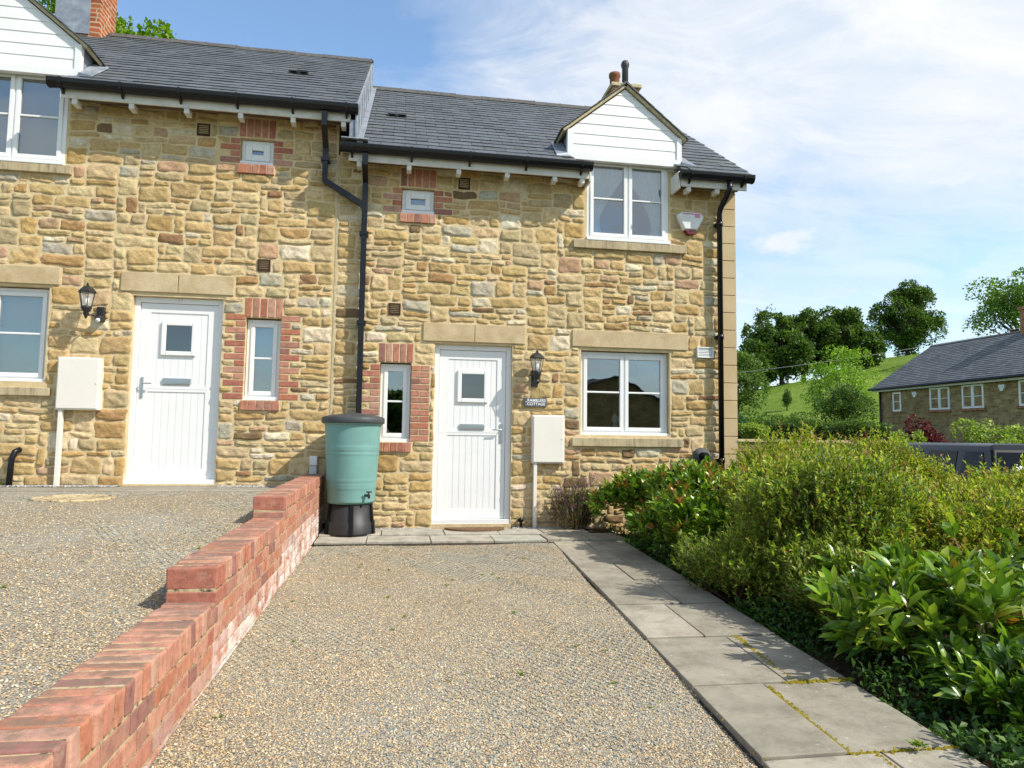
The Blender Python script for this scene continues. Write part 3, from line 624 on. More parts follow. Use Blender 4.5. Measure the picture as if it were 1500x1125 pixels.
def slates(parent, x0, x1, ze, seed, cut=None, yend=3.0):
    """individual slates on the front slope"""
    r = random.Random(seed); mb = MB(); pl = math.hypot(yend+0.33, (yend+0.33)*TP); n = int(pl/0.19); cs, sn = 1/math.hypot(1, TP), TP/math.hypot(1, TP)
    for j in range(n+1):
        s0 = j*0.19-0.012; s1 = min(s0+0.235, pl); off = (j % 2)*0.135
        x = x0-off
        while x < x1:
            w_ = 0.27; a = max(x0, x); b = min(x1, x+w_-0.005)
            x += w_
            if b-a < 0.03: continue
            if cut and cut((a+b)/2, (s0+s1)/2*cs-0.33, b-a): continue
            k = r.uniform(0.84, 1.18); c = (0.090*k, 0.099*k*r.uniform(0.98, 1.03), 0.106*k*r.uniform(0.97, 1.05)); js = r.uniform(-0.006, 0.006); lift = 0.007+r.uniform(0, 0.004)
            def P(xx, s, h): return (xx, -0.33+s*cs-h*sn, ze+s*sn+h*cs)
            t0 = 0.0075+lift; t1 = 0.005
            vs = [P(a, s0+js, lift), P(b, s0+js+r.uniform(-0.003, 0.003), lift), P(b, s1, 0.001), P(a, s1, 0.001), P(a, s0+js, t0), P(b, s0+js+r.uniform(-0.003, 0.003), t0+r.uniform(-0.002, 0.002)), P(b, s1, t1), P(a, s1, t1)]
            mb.add(vs, [(0, 3, 2, 1), (4, 5, 6, 7), (0, 1, 5, 4), (1, 2, 6, 5), (2, 3, 7, 6), (3, 0, 4, 7)], c)
    return mb
def make_house(dx, dz, mirror, label, x_a, x_b, seed):
    """dx,dz : shift of the dormer group"""
    root = empty('terraced_cottage', ((x_a+x_b)/2, 0, -0.05+dz), label, 'cottage', 'terraced stone cottages')
    return root
# --- shared facade pieces
def facade(root, x_a, x_b, zb, zt, opens, masks, seed, quoin=None):
    wall_slab('mortar', 'mortar', root, x_a, x_b, zb, zt, opens)
    xr = x_b-0.185 if quoin else x_b
    return stone_mesh('stone_wall', rubble(x_a, xr, zb, zt, masks, seed), root, seed)
def lintel(root, x0, x1, z0, z1, split=True):
    mb = MB()
    if split: xm = (x0+x1)/2; mb.boxj(x0, xm-0.003, -0.022, 0.12, z0, z1, j=0.002); mb.boxj(xm+0.003, x1, -0.022, 0.12, z0, z1, j=0.002)
    else: mb.boxj(x0, x1, -0.022, 0.12, z0, z1, j=0.002)
    return mb.build('lintel', 'ashlar', root, bevel=0.006)
def sill(root, x0, x1, z0, z1):
    mb = MB(); mb.add([(x0, -0.05, z0), (x1, -0.05, z0), (x1, 0.1, z0), (x0, 0.1, z0), (x0, -0.05, z1-0.012), (x1, -0.05, z1-0.012), (x1, 0.1, z1), (x0, 0.1, z1)], [(0, 3, 2, 1), (4, 5, 6, 7), (0, 1, 5, 4), (1, 2, 6, 5), (2, 3, 7, 6), (3, 0, 4, 7)])
    return mb.build('sill', 'sill', root, bevel=0.006)
def airbrick(root, x, z):
    mb = MB(); frame_bars(mb, x-0.07, x+0.07, z-0.07, z+0.07, 0.014, -0.014, 0.03)
    for k in range(5): mb.box(x-0.056, x+0.056, -0.008, 0.02, z-0.05+k*0.021, z-0.042+k*0.021)
    mb.box(x-0.056, x+0.056, 0.004, 0.02, z-0.056, z+0.056); return mb.build('air_brick', 'terracotta', root)
def dormer(root, xc, z0, ze, wx0, wx1):
    """gabled dormer; xc centre, z0 bottom of cladding (4.455), ze main eaves level"""
    hw = 0.725; zs = z0+0.37; za = z0+0.37+0.585; d = part_empty('dormer', root); yf = -0.085
    prof = lambda z: hw if z <= zs else hw*(za-z)/(za-zs)
    mb = MB(); z = z0+0.06; k = 0
    while z < za-0.03:
        zt_ = min(z+0.135, za-0.004); a, b = prof(z), prof(zt_); lo = 0.020 if True else 0
        pts0 = [(xc-a, z), (xc+a, z)]
        if z < zs < zt_: pts = [(xc-a, z), (xc+a, z), (xc+hw, zs), (xc+b, zt_), (xc-b, zt_), (xc-hw, zs)]
        else: pts = [(xc-a, z), (xc+a, z), (xc+b, zt_), (xc-b, zt_)]
        n = len(pts); vs = [(p[0], yf-(0.008 if p[1] <= z+1e-6 else 0.002 if p[1] >= zt_-1e-6 else 0.005), p[1]) for p in pts]+[(p[0], yf+0.02, p[1]) for p in pts]
        mb.add(vs, [tuple(range(n)), tuple(range(n, 2*n))[::-1]]+[(i, n+i, n+(i+1) % n, (i+1) % n) for i in range(n)][:])
        z += 0.135
    mb.build('cladding', 'cladding', d)
    t = MB(); t.box(xc-hw-0.02, xc+hw+0.02, yf-0.022, yf+0.04, z0-0.01, z0+0.075)
    for s in (-1, 1): t.box(min(xc+s*(hw+0.022), xc+s*(hw-0.045)), max(xc+s*(hw+0.022), xc+s*(hw-0.045)), yf-0.020, yf+0.05, z0+0.075, zs+0.0)
    t.build('corner_board', 'upvc', d, bevel=0.003)
    # cheeks (lead-clad) back to the roof and soffit panel beside the window
    for s in (-1, 1):
        c = MB(); x = xc+s*hw; yb = (zs-ze)/TP-0.33; xa_, xb_ = sorted((x, x-s*0.05)); yq = max(yf+0.03, -0.30)
        c.prism([(yf+0.03, z0-0.02), (yf+0.03, zs), (yb+0.25, zs), (yb+0.25, roofz(ze, yb+0.25)-0.1), (0.0, roofz(ze, 0)-0.12)], 'x', xa_, xb_); c.build('cheek', 'lead', d)
    # roof planes with slates
    ov = 0.085; run = hw+ov; rise = (za-zs)/hw; ztop = za+0.055; ybk = (ztop-ze)/TP-0.33
    for s in (-1, 1):
        L = math.hypot(run, run*rise); cs, sn = 1/math.hypot(1, rise), rise/math.hypot(1, rise)
        def P(t, y, h): return (xc+s*(t*cs+h*sn), y, ztop-t*sn+h*cs)
        deck = MB(); vs = []
        for (t, hh) in ((0, 0), (L, 0), (L, -0.03), (0, -0.03)):
            vs.append(P(t, yf-0.04, hh))
        for (t, hh) in ((0, 0), (L, 0), (L, -0.03), (0, -0.03)):
            yy = (P(t, 0, 0)[2]-ze)/TP-0.33+0.12; vs.append(P(t, yy, hh))
        deck.add(vs, [(0, 1, 2, 3), (7, 6, 5, 4), (0, 4, 5, 1), (1, 5, 6, 2), (2, 6, 7, 3), (3, 7, 4, 0)]); dk = deck.build('verge', 'verge_mortar', d)
        sl = MB(); n = int(L/0.15)+1
        for j in range(n):
            t1 = L+0.02-j*0.15; t0 = max(0.0, t1-0.2); yb_ = (P(t0, 0, 0)[2]-ze)/TP-0.33+0.05
            y = yf-0.065-(j % 2)*0.0; first = True
            while y < yb_:
                w_ = 0.13 if (first and j % 2) else 0.25; first = False; ya, yb2 = y, min(y+w_-0.004, yb_); y += w_
                k = R.uniform(0.75, 1.3); cc = (0.12*k, 0.128*k, 0.135*k); h0 = 0.006+R.uniform(0, 0.004)
                v8 = [P(t1, ya, h0), P(t1, yb2, h0), P(t0, yb2, 0.002), P(t0, ya, 0.002), P(t1, ya, h0+0.008), P(t1, yb2, h0+0.008), P(t0, yb2, 0.010), P(t0, ya, 0.010)]
                sl.add(v8, [(0, 3, 2, 1), (4, 5, 6, 7), (0, 1, 5, 4), (1, 2, 6, 5), (2, 3, 7, 6), (3, 0, 4, 7)], cc)
        sl.build('slates', 'slate', d)
        # valley flashing kicking out at the eaves
        fl = MB(); xv = xc+s*(hw+0.01)
        for j in range(8):
            y0_ = -0.30+j*0.0; 
        fl.add([(xv, yf-0.04, ze+0.33*TP*0+roofz(ze, yf-0.04)-ze+0.05), (xv+s*0.17, yf-0.10, roofz(ze, yf-0.10)+0.035), (xv+s*0.12, 0.35, roofz(ze, 0.35)+0.035), (xv, 0.35, roofz(ze, 0.35)+0.10), (xv, yf-0.04, roofz(ze, yf-0.04)+0.0), (xv+s*0.17, yf-0.10, roofz(ze, yf-0.10)+0.018), (xv+s*0.12, 0.35, roofz(ze, 0.35)+0.018), (xv, 0.35, roofz(ze, 0.35)+0.03)],
               [(0, 1, 2, 3), (7, 6, 5, 4), (0, 4, 5, 1), (1, 5, 6, 2), (2, 6, 7, 3), (3, 7, 4, 0)]); fl.build('flashing', 'lead', d, bevel=0.006)
    rg = MB(); yy = yf-0.06
    while yy < ybk+0.05:
        rg.prism([(xc-0.10, ztop-0.055), (xc, ztop+0.035), (xc+0.10, ztop-0.055), (xc+0.085, ztop-0.075), (xc, ztop+0.01), (xc-0.085, ztop-0.075)], 'y', yy, yy+0.44); yy += 0.45
    rg.build('ridge_tiles', 'ridge_clay', d)
    return d
def main_roof(root, xa, xb, ze, cutf, seed, over_r, gx):
    rf = part_empty('roof', root); dk = MB(); th = 0.05
    # structural deck in strips, holes where the dormer opens
    dk.prism([(-0.33, ze-0.0), (3.0, roofz(ze, 3.0)), (6.33, ze), (6.33, ze-0.05), (3.0, roofz(ze, 3.0)-0.06), (-0.33, ze-0.04)], 'x', xa, gx[0]); dk.prism([(-0.33, ze-0.0), (3.0, roofz(ze, 3.0)), (6.33, ze), (6.33, ze-0.05), (3.0, roofz(ze, 3.0)-0.06), (-0.33, ze-0.04)], 'x', gx[1], xb)
    dk.prism([(1.0, roofz(ze, 1.0)), (3.0, roofz(ze, 3.0)), (6.33, ze), (6.33, ze-0.05), (3.0, roofz(ze, 3.0)-0.06), (1.0, roofz(ze, 1.0)-0.05)], 'x', gx[0], gx[1])
    dk.build('roof_deck', 'far_slate', rf)
    slates(root, xa, xb, ze, seed, cutf).build('slates', 'slate', rf)
    rg = MB(); x = xa; zr = roofz(ze, 3.0)
    while x < xb-0.02:
        x2 = min(x+0.45, xb); j = R.uniform(-0.006, 0.006)
        rg.prism([(3.0-0.13, zr-0.065+j), (3.0-0.02, zr+0.045+j), (3.0+0.02, zr+0.045+j), (3.0+0.13, zr-0.065+j), (3.0+0.11, zr-0.09), (3.0, zr), (3.0-0.11, zr-0.09)], 'x', x+0.004, x2-0.004)
        rg.prism([(3.0-0.135, zr-0.07), (3.0-0.02, zr+0.052+j), (3.0+0.02, zr+0.052+j), (3.0+0.135, zr-0.07), (3.0, zr-0.02)], 'x', x2-0.012, x2+0.012, (1, 1, 1)); x = x2
    rg.build('ridge_tiles', 'ridge_clay', rf)
    return rf
def eaves(root, xa, xb, ze, feet, ends=()):
    e = MB(); zt = ze-0.045
    e.box(xa, xb, -0.262, -0.24, zt-0.125, zt-0.005); e.build('fascia', 'eaves_white', root, bevel=0.003)
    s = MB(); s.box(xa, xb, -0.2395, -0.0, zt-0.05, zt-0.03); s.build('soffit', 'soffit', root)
    for x in feet:
        MB().box(x-0.027, x+0.027, -0.255, -0.13, zt-0.185, zt-0.1265).build('rafter_foot', 'eaves_white', root, bevel=0.003)
def sqpipe(root, pts, r_=0.032, name='downpipe', brackets=()):
    o_ = MB().tube(pts, r_, 4, square=True).build(name, 'black_plastic', root)
    for (x, y, z) in brackets: MB().box(x-0.05, x+0.05, y-0.04, 0.0, z-0.02, z+0.02).build('clip', 'black_plastic', o_)
    return o_

# ================= right-hand cottage
ZE = 4.315
root = empty('terraced_cottage', (1.33, 0, -0.05), 'right-hand stone cottage with a name plate by its white door and lower slate roof', 'cottage', 'terraced stone cottages'); HR = root
bk = MB(); bm_ = MB(); masks = []
opens = [(0.0, 0.931, -0.02, 2.10), (1.787, 2.931, 1.045, 2.085), (-0.633, -0.271, 0.925, 1.86), (-0.437, -0.046, 3.655, 3.967), (1.846, 2.917, 3.46, 4.8)]
masks += [(0.006, 0.925, -0.4, 2.125), (-0.150, 1.085, 2.118, 2.352), (1.78, 2.94, 1.0, 2.12), (1.665, 3.172, 2.112, 2.338), (1.665, 3.09, 0.895, 1.03), (1.665, 3.15, 3.345, 3.475), (1.825, 2.935, 3.4, 4.9), (1.60, 3.05, 4.40, 5)]
masks += brick_surround(bk, bm_, -0.633, -0.271, 0.95, 1.845, narrow=True)
bk2, bm2 = MB(), MB()
masks += brick_surround(bk2, bm2, -0.437, -0.046, 3.675, 3.965)
masks += [(x-0.078, x+0.078, z-0.078, z+0.078) for x, z in ((-0.485, 2.488), (0.308, 4.063))]
facade(root, -1.165, 3.82, -0.45, 4.42, opens, masks, 5, quoin=True)
for k1_, k2_ in ((bk, bm_), (bk2, bm2)): bs_ = k1_.build('brick_surround', 'brick', root, bevel=0.004); k2_.build('sill_mortar', 'mortar', bs_)
q = MB(); z = -0.30; k = 0
while z < 4.3:
    q.boxj(3.640, 3.828, -0.020, 0.55 if k % 2 else 0.32, z+0.004, z+0.221, j=0.001); z += 0.225; k += 1
q.build('quoins', 'quoin', root, bevel=0.004)
lintel(root, -0.143, 1.08, 2.126, 2.345); lintel(root, 1.671, 3.168, 2.12, 2.332, split=False); sill(root, 1.671, 3.09, 0.905, 1.02); sill(root, 1.671, 3.145, 3.352, 3.468)
window(root, 1.795, 2.925, 1.055, 2.075, 0.075); window(root, -0.628, -0.276, 0.945, 1.845, 0.075, lights=1, vent=False)
window(root, -0.432, -0.05, 3.675, 3.96, 0.06, lights=1, bar=False, vent=False, sash=0.062)
window(root, 1.846, 2.917, 3.478, 4.515, 0.0, cover='curtain', lip=0.045)
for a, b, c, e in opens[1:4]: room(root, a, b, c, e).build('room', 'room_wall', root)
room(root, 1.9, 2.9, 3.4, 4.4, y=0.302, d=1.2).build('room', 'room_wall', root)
door(root, 0.0, 0.931, 0.0, 2.10, 0.06, 1, '36')
for x, z in ((-0.485, 2.488), (0.308, 4.063)): airbrick(root, x, z)
# vase-like ornament on the sill inside the window
mb = MB(); mb.lathe([(0.03, 0), (0.045, 0.03), (0.05, 0.07), (0.03, 0.11), (0.025, 0.13), (0.045, 0.16), (0.048, 0.20), (0.02, 0.24), (0.004, 0.26)], (2.30, 0.24, 1.06), 16); orn = origin(mb.build('ornament', 'curtain'), (2.30, 0.24, 1.06)); tag(orn, 'pale rounded ornament standing inside the ground-floor window of the right cottage', 'ornament')
# gable, back and roof
gb = MB(); gp = [(0.30, -0.45), (6.0, -0.45), (6.0, ZE-0.05), (3.0, roofz(ZE, 3)-0.07), (0.30, roofz(ZE, 0.30)-0.07)]; gb.prism(gp, 'x', 3.54, 3.815); gb.prism([(-1.16, -0.45), (3.54, -0.45), (3.54, ZE+0.1), (-1.16, ZE+0.1)], 'y', 5.7, 6.0); gb.build('gable_wall', 'coursed_stone', root)
eaves(root, -1.05, 1.80, ZE, [-0.93, -0.36, 0.22, 0.80, 1.38, 1.72]); eaves(root, 2.985, 3.86, ZE, [3.09, 3.47])
cutR = lambda x, y, w_: (1.60 < x < 3.03 and y < 1.35 and abs(x-2.315) < 0.76 - max(0, (y+0.33)*TP-0.47)*1.20) 
rf = main_roof(root, -0.955, 3.92, ZE, cutR, 21, 0, (1.64, 3.0))
gutter(root, -1.13, 1.815, ZE-0.005); gutter(root, 2.965, 3.905, ZE-0.005)
for x in (1.81, 2.955): MB().box(x, x+0.022, -0.255, 0.0, ZE-0.20, ZE+0.02).build('eaves_end_board', 'eaves_white', root)
dormer(root, 2.315, 4.455, ZE, 1.846, 2.917)
jb = MB()      # timber jambs/soffit between window head and cladding
jb.box(1.60, 1.845, -0.02, 0.1, 4.42, 4.50); jb.box(2.918, 3.03, -0.02, 0.1, 4.42, 4.50); jb.box(1.60, 3.03, -0.06, 0.06, 4.516, 4.53); jb.build('dormer_soffit', 'upvc', root)
ch = MB(); ch.box(3.06, 3.52, 2.74, 3.26, 6.2, 6.98, (1, 1, 1)); chs = ch.build('chimney', 'chimney_brick', root)
MB().box(3.02, 3.56, 2.70, 3.30, 6.98, 7.045).build('cap', 'verge_mortar', chs, bevel=0.01)
MB().lathe([(0.10, 0), (0.085, 0.05), (0.085, 0.22), (0.10, 0.24), (0.10, 0.30), (0.07, 0.31)], (3.17, 3.0, 7.045), 20).build('chimney_pot', 'chimney_pot', chs)
mb = MB(); mb.lathe([(0.055, 0), (0.055, 0.42), (0.065, 0.44), (0.075, 0.49), (0.055, 0.545), (0.02, 0.56)], (3.36, 3.0, 7.045), 16); mb.build('flue_cowl', 'butt_lid', chs)
# downpipes of this cottage
dp = MB(); dp.tube([(3.60, -0.32, 4.21), (3.60, -0.32, 4.13), (3.585, -0.26, 4.05), (3.575, -0.12, 3.95), (3.575, -0.085, 3.88), (3.575, -0.085, -0.2)], 0.034, 16); d1 = dp.build('downpipe', 'black_plastic', root)
for z in (3.75, 2.3, 0.75):
    c_ = MB(); c_.tube([(3.575, -0.085, z-0.03), (3.575, -0.085, z+0.03)], 0.041, 16); c_.box(3.53, 3.62, -0.06, 0.0, z-0.02, z+0.02); c_.build('clip', 'black_plastic', d1)
sqpipe(root, [(-0.86, -0.32, 4.21), (-0.86, -0.32, 4.10), (-0.86, -0.085, 3.95), (-0.86, -0.085, 1.0), (-0.86, -0.085, -0.1)], brackets=[(-0.86, -0.085, 3.35), (-0.86, -0.085, 2.3)])
sv = MB(); sv.box(-0.05, 0.10, 0, 0.14, 0, 0.03); 
def roof_vent(root, x, s, ze):
    y = -0.33+s; z = roofz(ze, y); mb = MB(); cs, sn = 1/math.hypot(1, TP), TP/math.hypot(1, TP)
    def P(dx_, t, h): return (x+dx_, y+t*cs-h*sn, z+t*sn+h*cs)
    mb.add([P(-0.13, 0, 0.02), P(0.13, 0, 0.02), P(0.13, 0.16, 0.02), P(-0.13, 0.16, 0.02), P(-0.13, 0, 0.055), P(0.13, 0, 0.055), P(0.13, 0.16, 0.03), P(-0.13, 0.16, 0.03)], [(0, 3, 2, 1), (4, 5, 6, 7), (0, 1, 5, 4), (1, 2, 6, 5), (2, 3, 7, 6), (3, 0, 4, 7)], (0.10, 0.105, 0.11)); v_ = mb.build('roof_vent', 'slate', root)
    for a in (-0.065, 0.065): MB().add([P(a-0.04, -0.003, 0.024), P(a+0.04, -0.003, 0.024), P(a+0.04, -0.003, 0.048), P(a-0.04, -0.003, 0.048)], [(0, 1, 2, 3)]).build('slot', 'dark_gap', v_)
roof_vent(rf, -0.53, 1.45, ZE)
# white louvre vent, black flue terminal, small pipe at the foot
lv = MB(); frame_bars(lv, 3.285, 3.50, 2.035, 2.17, 0.012, -0.045, 0.0)
for k in range(6): lv.add([(3.295, -0.04, 2.045+k*0.02), (3.49, -0.04, 2.045+k*0.02), (3.49, -0.025, 2.062+k*0.02), (3.295, -0.025, 2.062+k*0.02)], [(0, 1, 2, 3)])
lv.box(3.297, 3.488, -0.02, 0.0, 2.047, 2.158); lv.build('louvre_vent', 'upvc', root)
MB().tube([(3.33, 0.02, 0.80), (3.33, -0.07, 0.80)], 0.105, 24).build('flue_terminal', 'ridge_clay', root); MB().tube([(3.33, -0.0705, 0.80), (3.33, -0.16, 0.80)], 0.05, 20).build('flue_pipe', 'dark_gap', root)

# ================= left-hand cottage
OX, OZ = -7.053, 0.47; ZL = ZE+0.455
root = empty('terraced_cottage', (-3.65, 0, 0.42), 'left-hand stone cottage on higher ground with the taller slate roof', 'cottage', 'terraced stone cottages')
bk = MB(); bm_ = MB(); masks = []
opens = [(-3.352, -2.398, 0.435, 2.52), (-5.345, -4.20, 1.53, 2.565), (-2.148, -1.762, 1.375, 2.325), (-2.292, -1.921, 4.11, 4.42), (-5.207, -4.136, 3.93, 5.25)]
masks += [(-3.346, -2.404, 0, 2.56), (-3.49, -2.28, 2.555, 2.785), (-5.36, -4.19, 1.5, 2.60), (-5.47, -4.095, 2.585, 2.80), (-5.47, -4.11, 1.365, 1.49), (-5.47, -4.04, 3.82, 3.95), (-5.23, -4.12, 3.9, 5.3), (-5.50, -4.0, 4.88, 5.4)]
masks += brick_surround(bk, bm_, -2.148, -1.762, 1.40, 2.31, narrow=False)
bk2, bm2 = MB(), MB()
masks += brick_surround(bk2, bm2, -2.292, -1.921, 4.13, 4.415)
masks += [(x-0.078, x+0.078, z-0.078, z+0.078) for x, z in ((-2.70, 4.472), (-1.975, 2.93))]
facade(root, -6.2, -1.185, 0.0, 4.89, opens, masks, 9)
for k1_, k2_ in ((bk, bm_), (bk2, bm2)): bs_ = k1_.build('brick_surround', 'brick', root, bevel=0.004); k2_.build('sill_mortar', 'mortar', bs_)
MB().box(-1.1845, -1.1655, -0.006, 0.1, -0.4, 4.3).build('movement_joint', 'verge_mortar', root)
lintel(root, -3.481, -2.289, 2.562, 2.778); lintel(root, -5.46, -4.10, 2.592, 2.79, split=False); sill(root, -5.46, -4.12, 1.375, 1.475); sill(root, -5.46, -4.05, 3.83, 3.94)
window(root, -5.34, -4.205, 1.54, 2.555, 0.075, cover='blind'); window(root, -2.143, -1.767, 1.40, 2.31, 0.075, lights=1, vent=False, cover='blind')
window(root, -2.287, -1.926, 4.13, 4.415, 0.06, lights=1, bar=False, vent=False, sash=0.075); window(root, -5.207, -4.136, 3.948, 4.985, 0.0, lip=0.045, cover='blind_blue')
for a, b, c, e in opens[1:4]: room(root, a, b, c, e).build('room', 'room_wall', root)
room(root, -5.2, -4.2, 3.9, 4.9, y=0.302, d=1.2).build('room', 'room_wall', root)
door(root, -3.352, -2.398, 0.455, 2.518, 0.06, -1, '37')
for x, z in ((-2.70, 4.472), (-1.975, 2.93)): airbrick(root, x, z)
gb = MB(); gp = [(0.30, -0.25), (6.0, -0.25), (6.0, ZL-0.05), (3.0, roofz(ZL, 3)-0.07), (0.30, roofz(ZL, 0.30)-0.07)]; gb.prism(gp, 'x', -6.195, -5.95); gb.prism([(-5.95, 0), (-1.17, 0), (-1.17, ZL+0.1), (-5.95, ZL+0.1)], 'y', 5.7, 6.0); gb.build('gable_wall', 'coursed_stone', root)
eaves(root, -4.10, -1.04, ZL, [-3.965, -3.39, -2.82, -2.25, -1.68, -1.12]); eaves(root, -6.2, -5.42, ZL, [-6.0, -5.6])
xc2 = 2.315+OX
cutL = lambda x, y, w_: (abs(x-xc2) < 0.76 - max(0, (y+0.33)*TP-0.47)*1.20 and y < 1.35)
rfl = main_roof(root, -6.25, -0.985, ZL, cutL, 22, 0, (xc2-0.69, xc2+0.69))
gutter(root, -4.19, -0.965, ZL-0.005); gutter(root, -6.2, -5.35, ZL-0.005)
dormer(root, xc2, 4.455+OZ, ZL, 1.846+OX, 2.917+OX)
jb = MB(); jb.box(xc2-0.715, -5.208, -0.02, 0.1, 4.88, 4.97); jb.box(-4.135, xc2+0.715, -0.02, 0.1, 4.88, 4.97); jb.box(xc2-0.71, xc2+0.71, -0.06, 0.06, 4.986, 5.0); jb.build('dormer_soffit', 'upvc', root)
# lead-clad step between the two roofs
ld = MB(); zc = lambda y: roofz(ZE, y)
ld.prism([(-0.30, zc(-0.30)+0.02), (3.0, zc(3.0)+0.02), (3.0, roofz(ZL, 3.0)-0.01), (-0.30, roofz(ZL, -0.30)-0.01)], 'x', -0.985, -0.958)
for k in range(7):
    y = -0.02+k*0.46; ld.prism([(y, zc(y)+0.02), (y+0.028, zc(y+0.028)+0.02), (y+0.028, roofz(ZL, y+0.028)-0.015), (y, roofz(ZL, y)-0.015)], 'x', -0.958, -0.944)
ld.prism([(-0.36, zc(-0.36)+0.03), (3.0, zc(3.0)+0.03), (3.0, zc(3.0)+0.045), (-0.36, zc(-0.36)+0.045)], 'x', -0.957, -0.89)
ld.box(-1.13, -0.83, -0.40, -0.05, ZE+0.035, ZE+0.05); ld.box(-1.05, -0.975, -0.28, -0.01, ZE+0.05, ZL-0.15); ld.build('lead_flashing', 'lead', root, bevel=0.003)
MB().box(-0.985, -0.955, 2.97, 3.05, zc(3)-0.02, roofz(ZL, 3)+0.02).build('verge_clip', 'black_plastic', root)
ch = MB(); ch.box(-5.56, -4.97, 2.62, 3.2, 6.6, 8.6); chs = ch.build('chimney', 'chimney_brick', root)
mb = MB(); mb.box(-5.63, -4.90, 2.55, 3.27, 8.6, 8.7); mb.build('cap', 'verge_mortar', chs, bevel=0.01)
mb = MB(); mb.prism([(-5.57, 6.9), (-5.10, 6.9), (-5.10, 7.48), (-5.57, 7.48)], 'y', 2.595, 2.618); mb.build('flashing', 'lead', chs)
sqpipe(root, [(-1.325, -0.32, 4.665), (-1.325, -0.32, 4.52), (-1.325, -0.085, 4.34), (-1.325, -0.085, 3.95), (-0.90, -0.085, 3.70), (-0.86, -0.085, 3.64)], brackets=[(-1.325, -0.085, 4.2)])
roof_vent(rfl, -1.86, 1.55, ZL)
MB().tube([(-4.38, -0.02, 0.80), (-4.40, -0.07, 0.78), (-4.42, -0.09, 0.70), (-4.43, -0.09, 0.38)], 0.03, 12).build('waste_pipe', 'black_plastic', root)

# ------------------------------------------------------------------ stepped brick garden wall
bw = empty('garden_wall', (-1.3275, -4.3, -0.1), 'stepped red brick garden wall with brick-on-edge coping between the two gravel drives', 'brick wall')
segs = [(-2.90, -0.0, 0.55), (-4.80, -2.90, 0.395), (-6.70, -4.80, 0.24), (-8.9, -6.70, 0.085)]
cop = MB(); crs = MB(); mor = MB()
WX0, WX1 = -1.4355, -1.2205
for (ya, yb, zt) in segs:
    n = int(round((yb-ya)/0.0755)); st = (yb-ya)/n
    for k in range(n):
        y = ya+k*st; ox = R.uniform(-0.003, 0.003); oz = R.uniform(-0.003, 0.003)
        cop.boxj(WX0-0.004+ox, WX1+0.004+ox, y+0.0058, y+st-0.0058, zt-0.103+oz, zt+oz, BRICKC(), 0.003)
    mor.box(WX0+0.005, WX1-0.005, ya+0.008, yb-(0.004 if yb < -0.1 else 0), -0.5, zt-0.0055)
    z = zt-0.113; row = 0
    while z > -0.22:
        y = ya+(0.0 if row % 2 == 0 else -0.0)
        hdr = (row % 2 == 1); L = 0.1025 if hdr else 0.215; yy = ya - (0.0 if not hdr else 0.0)
        if hdr: yy = ya
        first = True
        while yy < yb-0.02:
            l = L if not (first and hdr) else 0.0515+0.0; first = False
            e = min(yy+l, yb-0.002)
            low = max(0.0, min(1.0, ((zt-0.30)-z)/0.12+0.25+R.uniform(-0.25, 0.25))) if z < zt-0.17 else 0.0
            crs.boxj(WX0, WX1, yy+0.0005, e, z-0.0655, z, BRICKC(), 0.0018, low=low); yy = e+0.0105
        z -= 0.0755; row += 1
cop.build('coping', 'garden_brick', bw, bevel=0.010, seg=3); crs.build('courses', 'garden_brick', bw, bevel=0.004); mor.build('mortar', 'old_mortar', bw)

# ------------------------------------------------------------------ paving slabs
pv = MB()
def slab(pts, z, col=None, j=0.003):
    k = R.uniform(0.86, 1.12); c = col or (0.335*k, 0.305*k, 0.245*k); z += R.uniform(-j, j)
    cxm = sum(p[0] for p in pts)/4; cym = sum(p[1] for p in pts)/4
    pts = [(p[0]+(0.005 if p[0] < cxm else -0.005), p[1]+(0.005 if p[1] < cym else -0.005)) for p in pts]
    pv.prism(pts, 'z', z-0.035, z, c)
xsl = [-1.21, -0.56, 0.12, 0.72, 1.22]
for a, b in zip(xsl, xsl[1:]): slab([(a, -0.60), (b, -0.60), (b, -0.17), (a, -0.17)], -0.052, (0.40*R.uniform(.95, 1.05), 0.375, 0.32))
xsl = [-1.21, -0.70, -0.05, 0.60, 1.16]
for a, b in zip(xsl, xsl[1:]): slab([(a, -1.02), (b, -1.02), (b, -0.60), (a, -0.60)], -0.066, (0.40*R.uniform(.95, 1.05), 0.375, 0.32))
slab([(1.22, -0.60), (1.75, -0.60), (1.75, -0.17), (1.22, -0.17)], -0.054); slab([(1.16, -1.02), (1.62, -1.02), (1.62, -0.6), (1.16, -0.6)], -0.055); slab([(1.62, -1.02), (2.03, -1.02), (2.0, -0.6), (1.62, -0.6)], -0.055)
ys_ = [-1.02, -1.62, -2.32, -3.02, -3.75, -4.48, -5.19, -5.88, -6.55, -7.22, -7.9]
for k, (ya, yb) in enumerate(zip(ys_, ys_[1:])):
    f = 0.44 if k % 2 == 0 else 0.60; zz = lambda y: -0.078-0.03*min(1, max(0, (-y-3)/4))
    am, bm = pathL(ya)+0.775*f, pathL(yb)+0.775*f
    for (l0, r0, l1, r1) in ((pathL(ya), am, pathL(yb), bm), (am, pathR(ya), bm, pathR(yb))):
        slab([(l1, yb), (r1, yb), (r0, ya), (l0, ya)], zz(ya))
tag(pv.build('paving_slabs', 'paving', bevel=0.004), kind='structure')
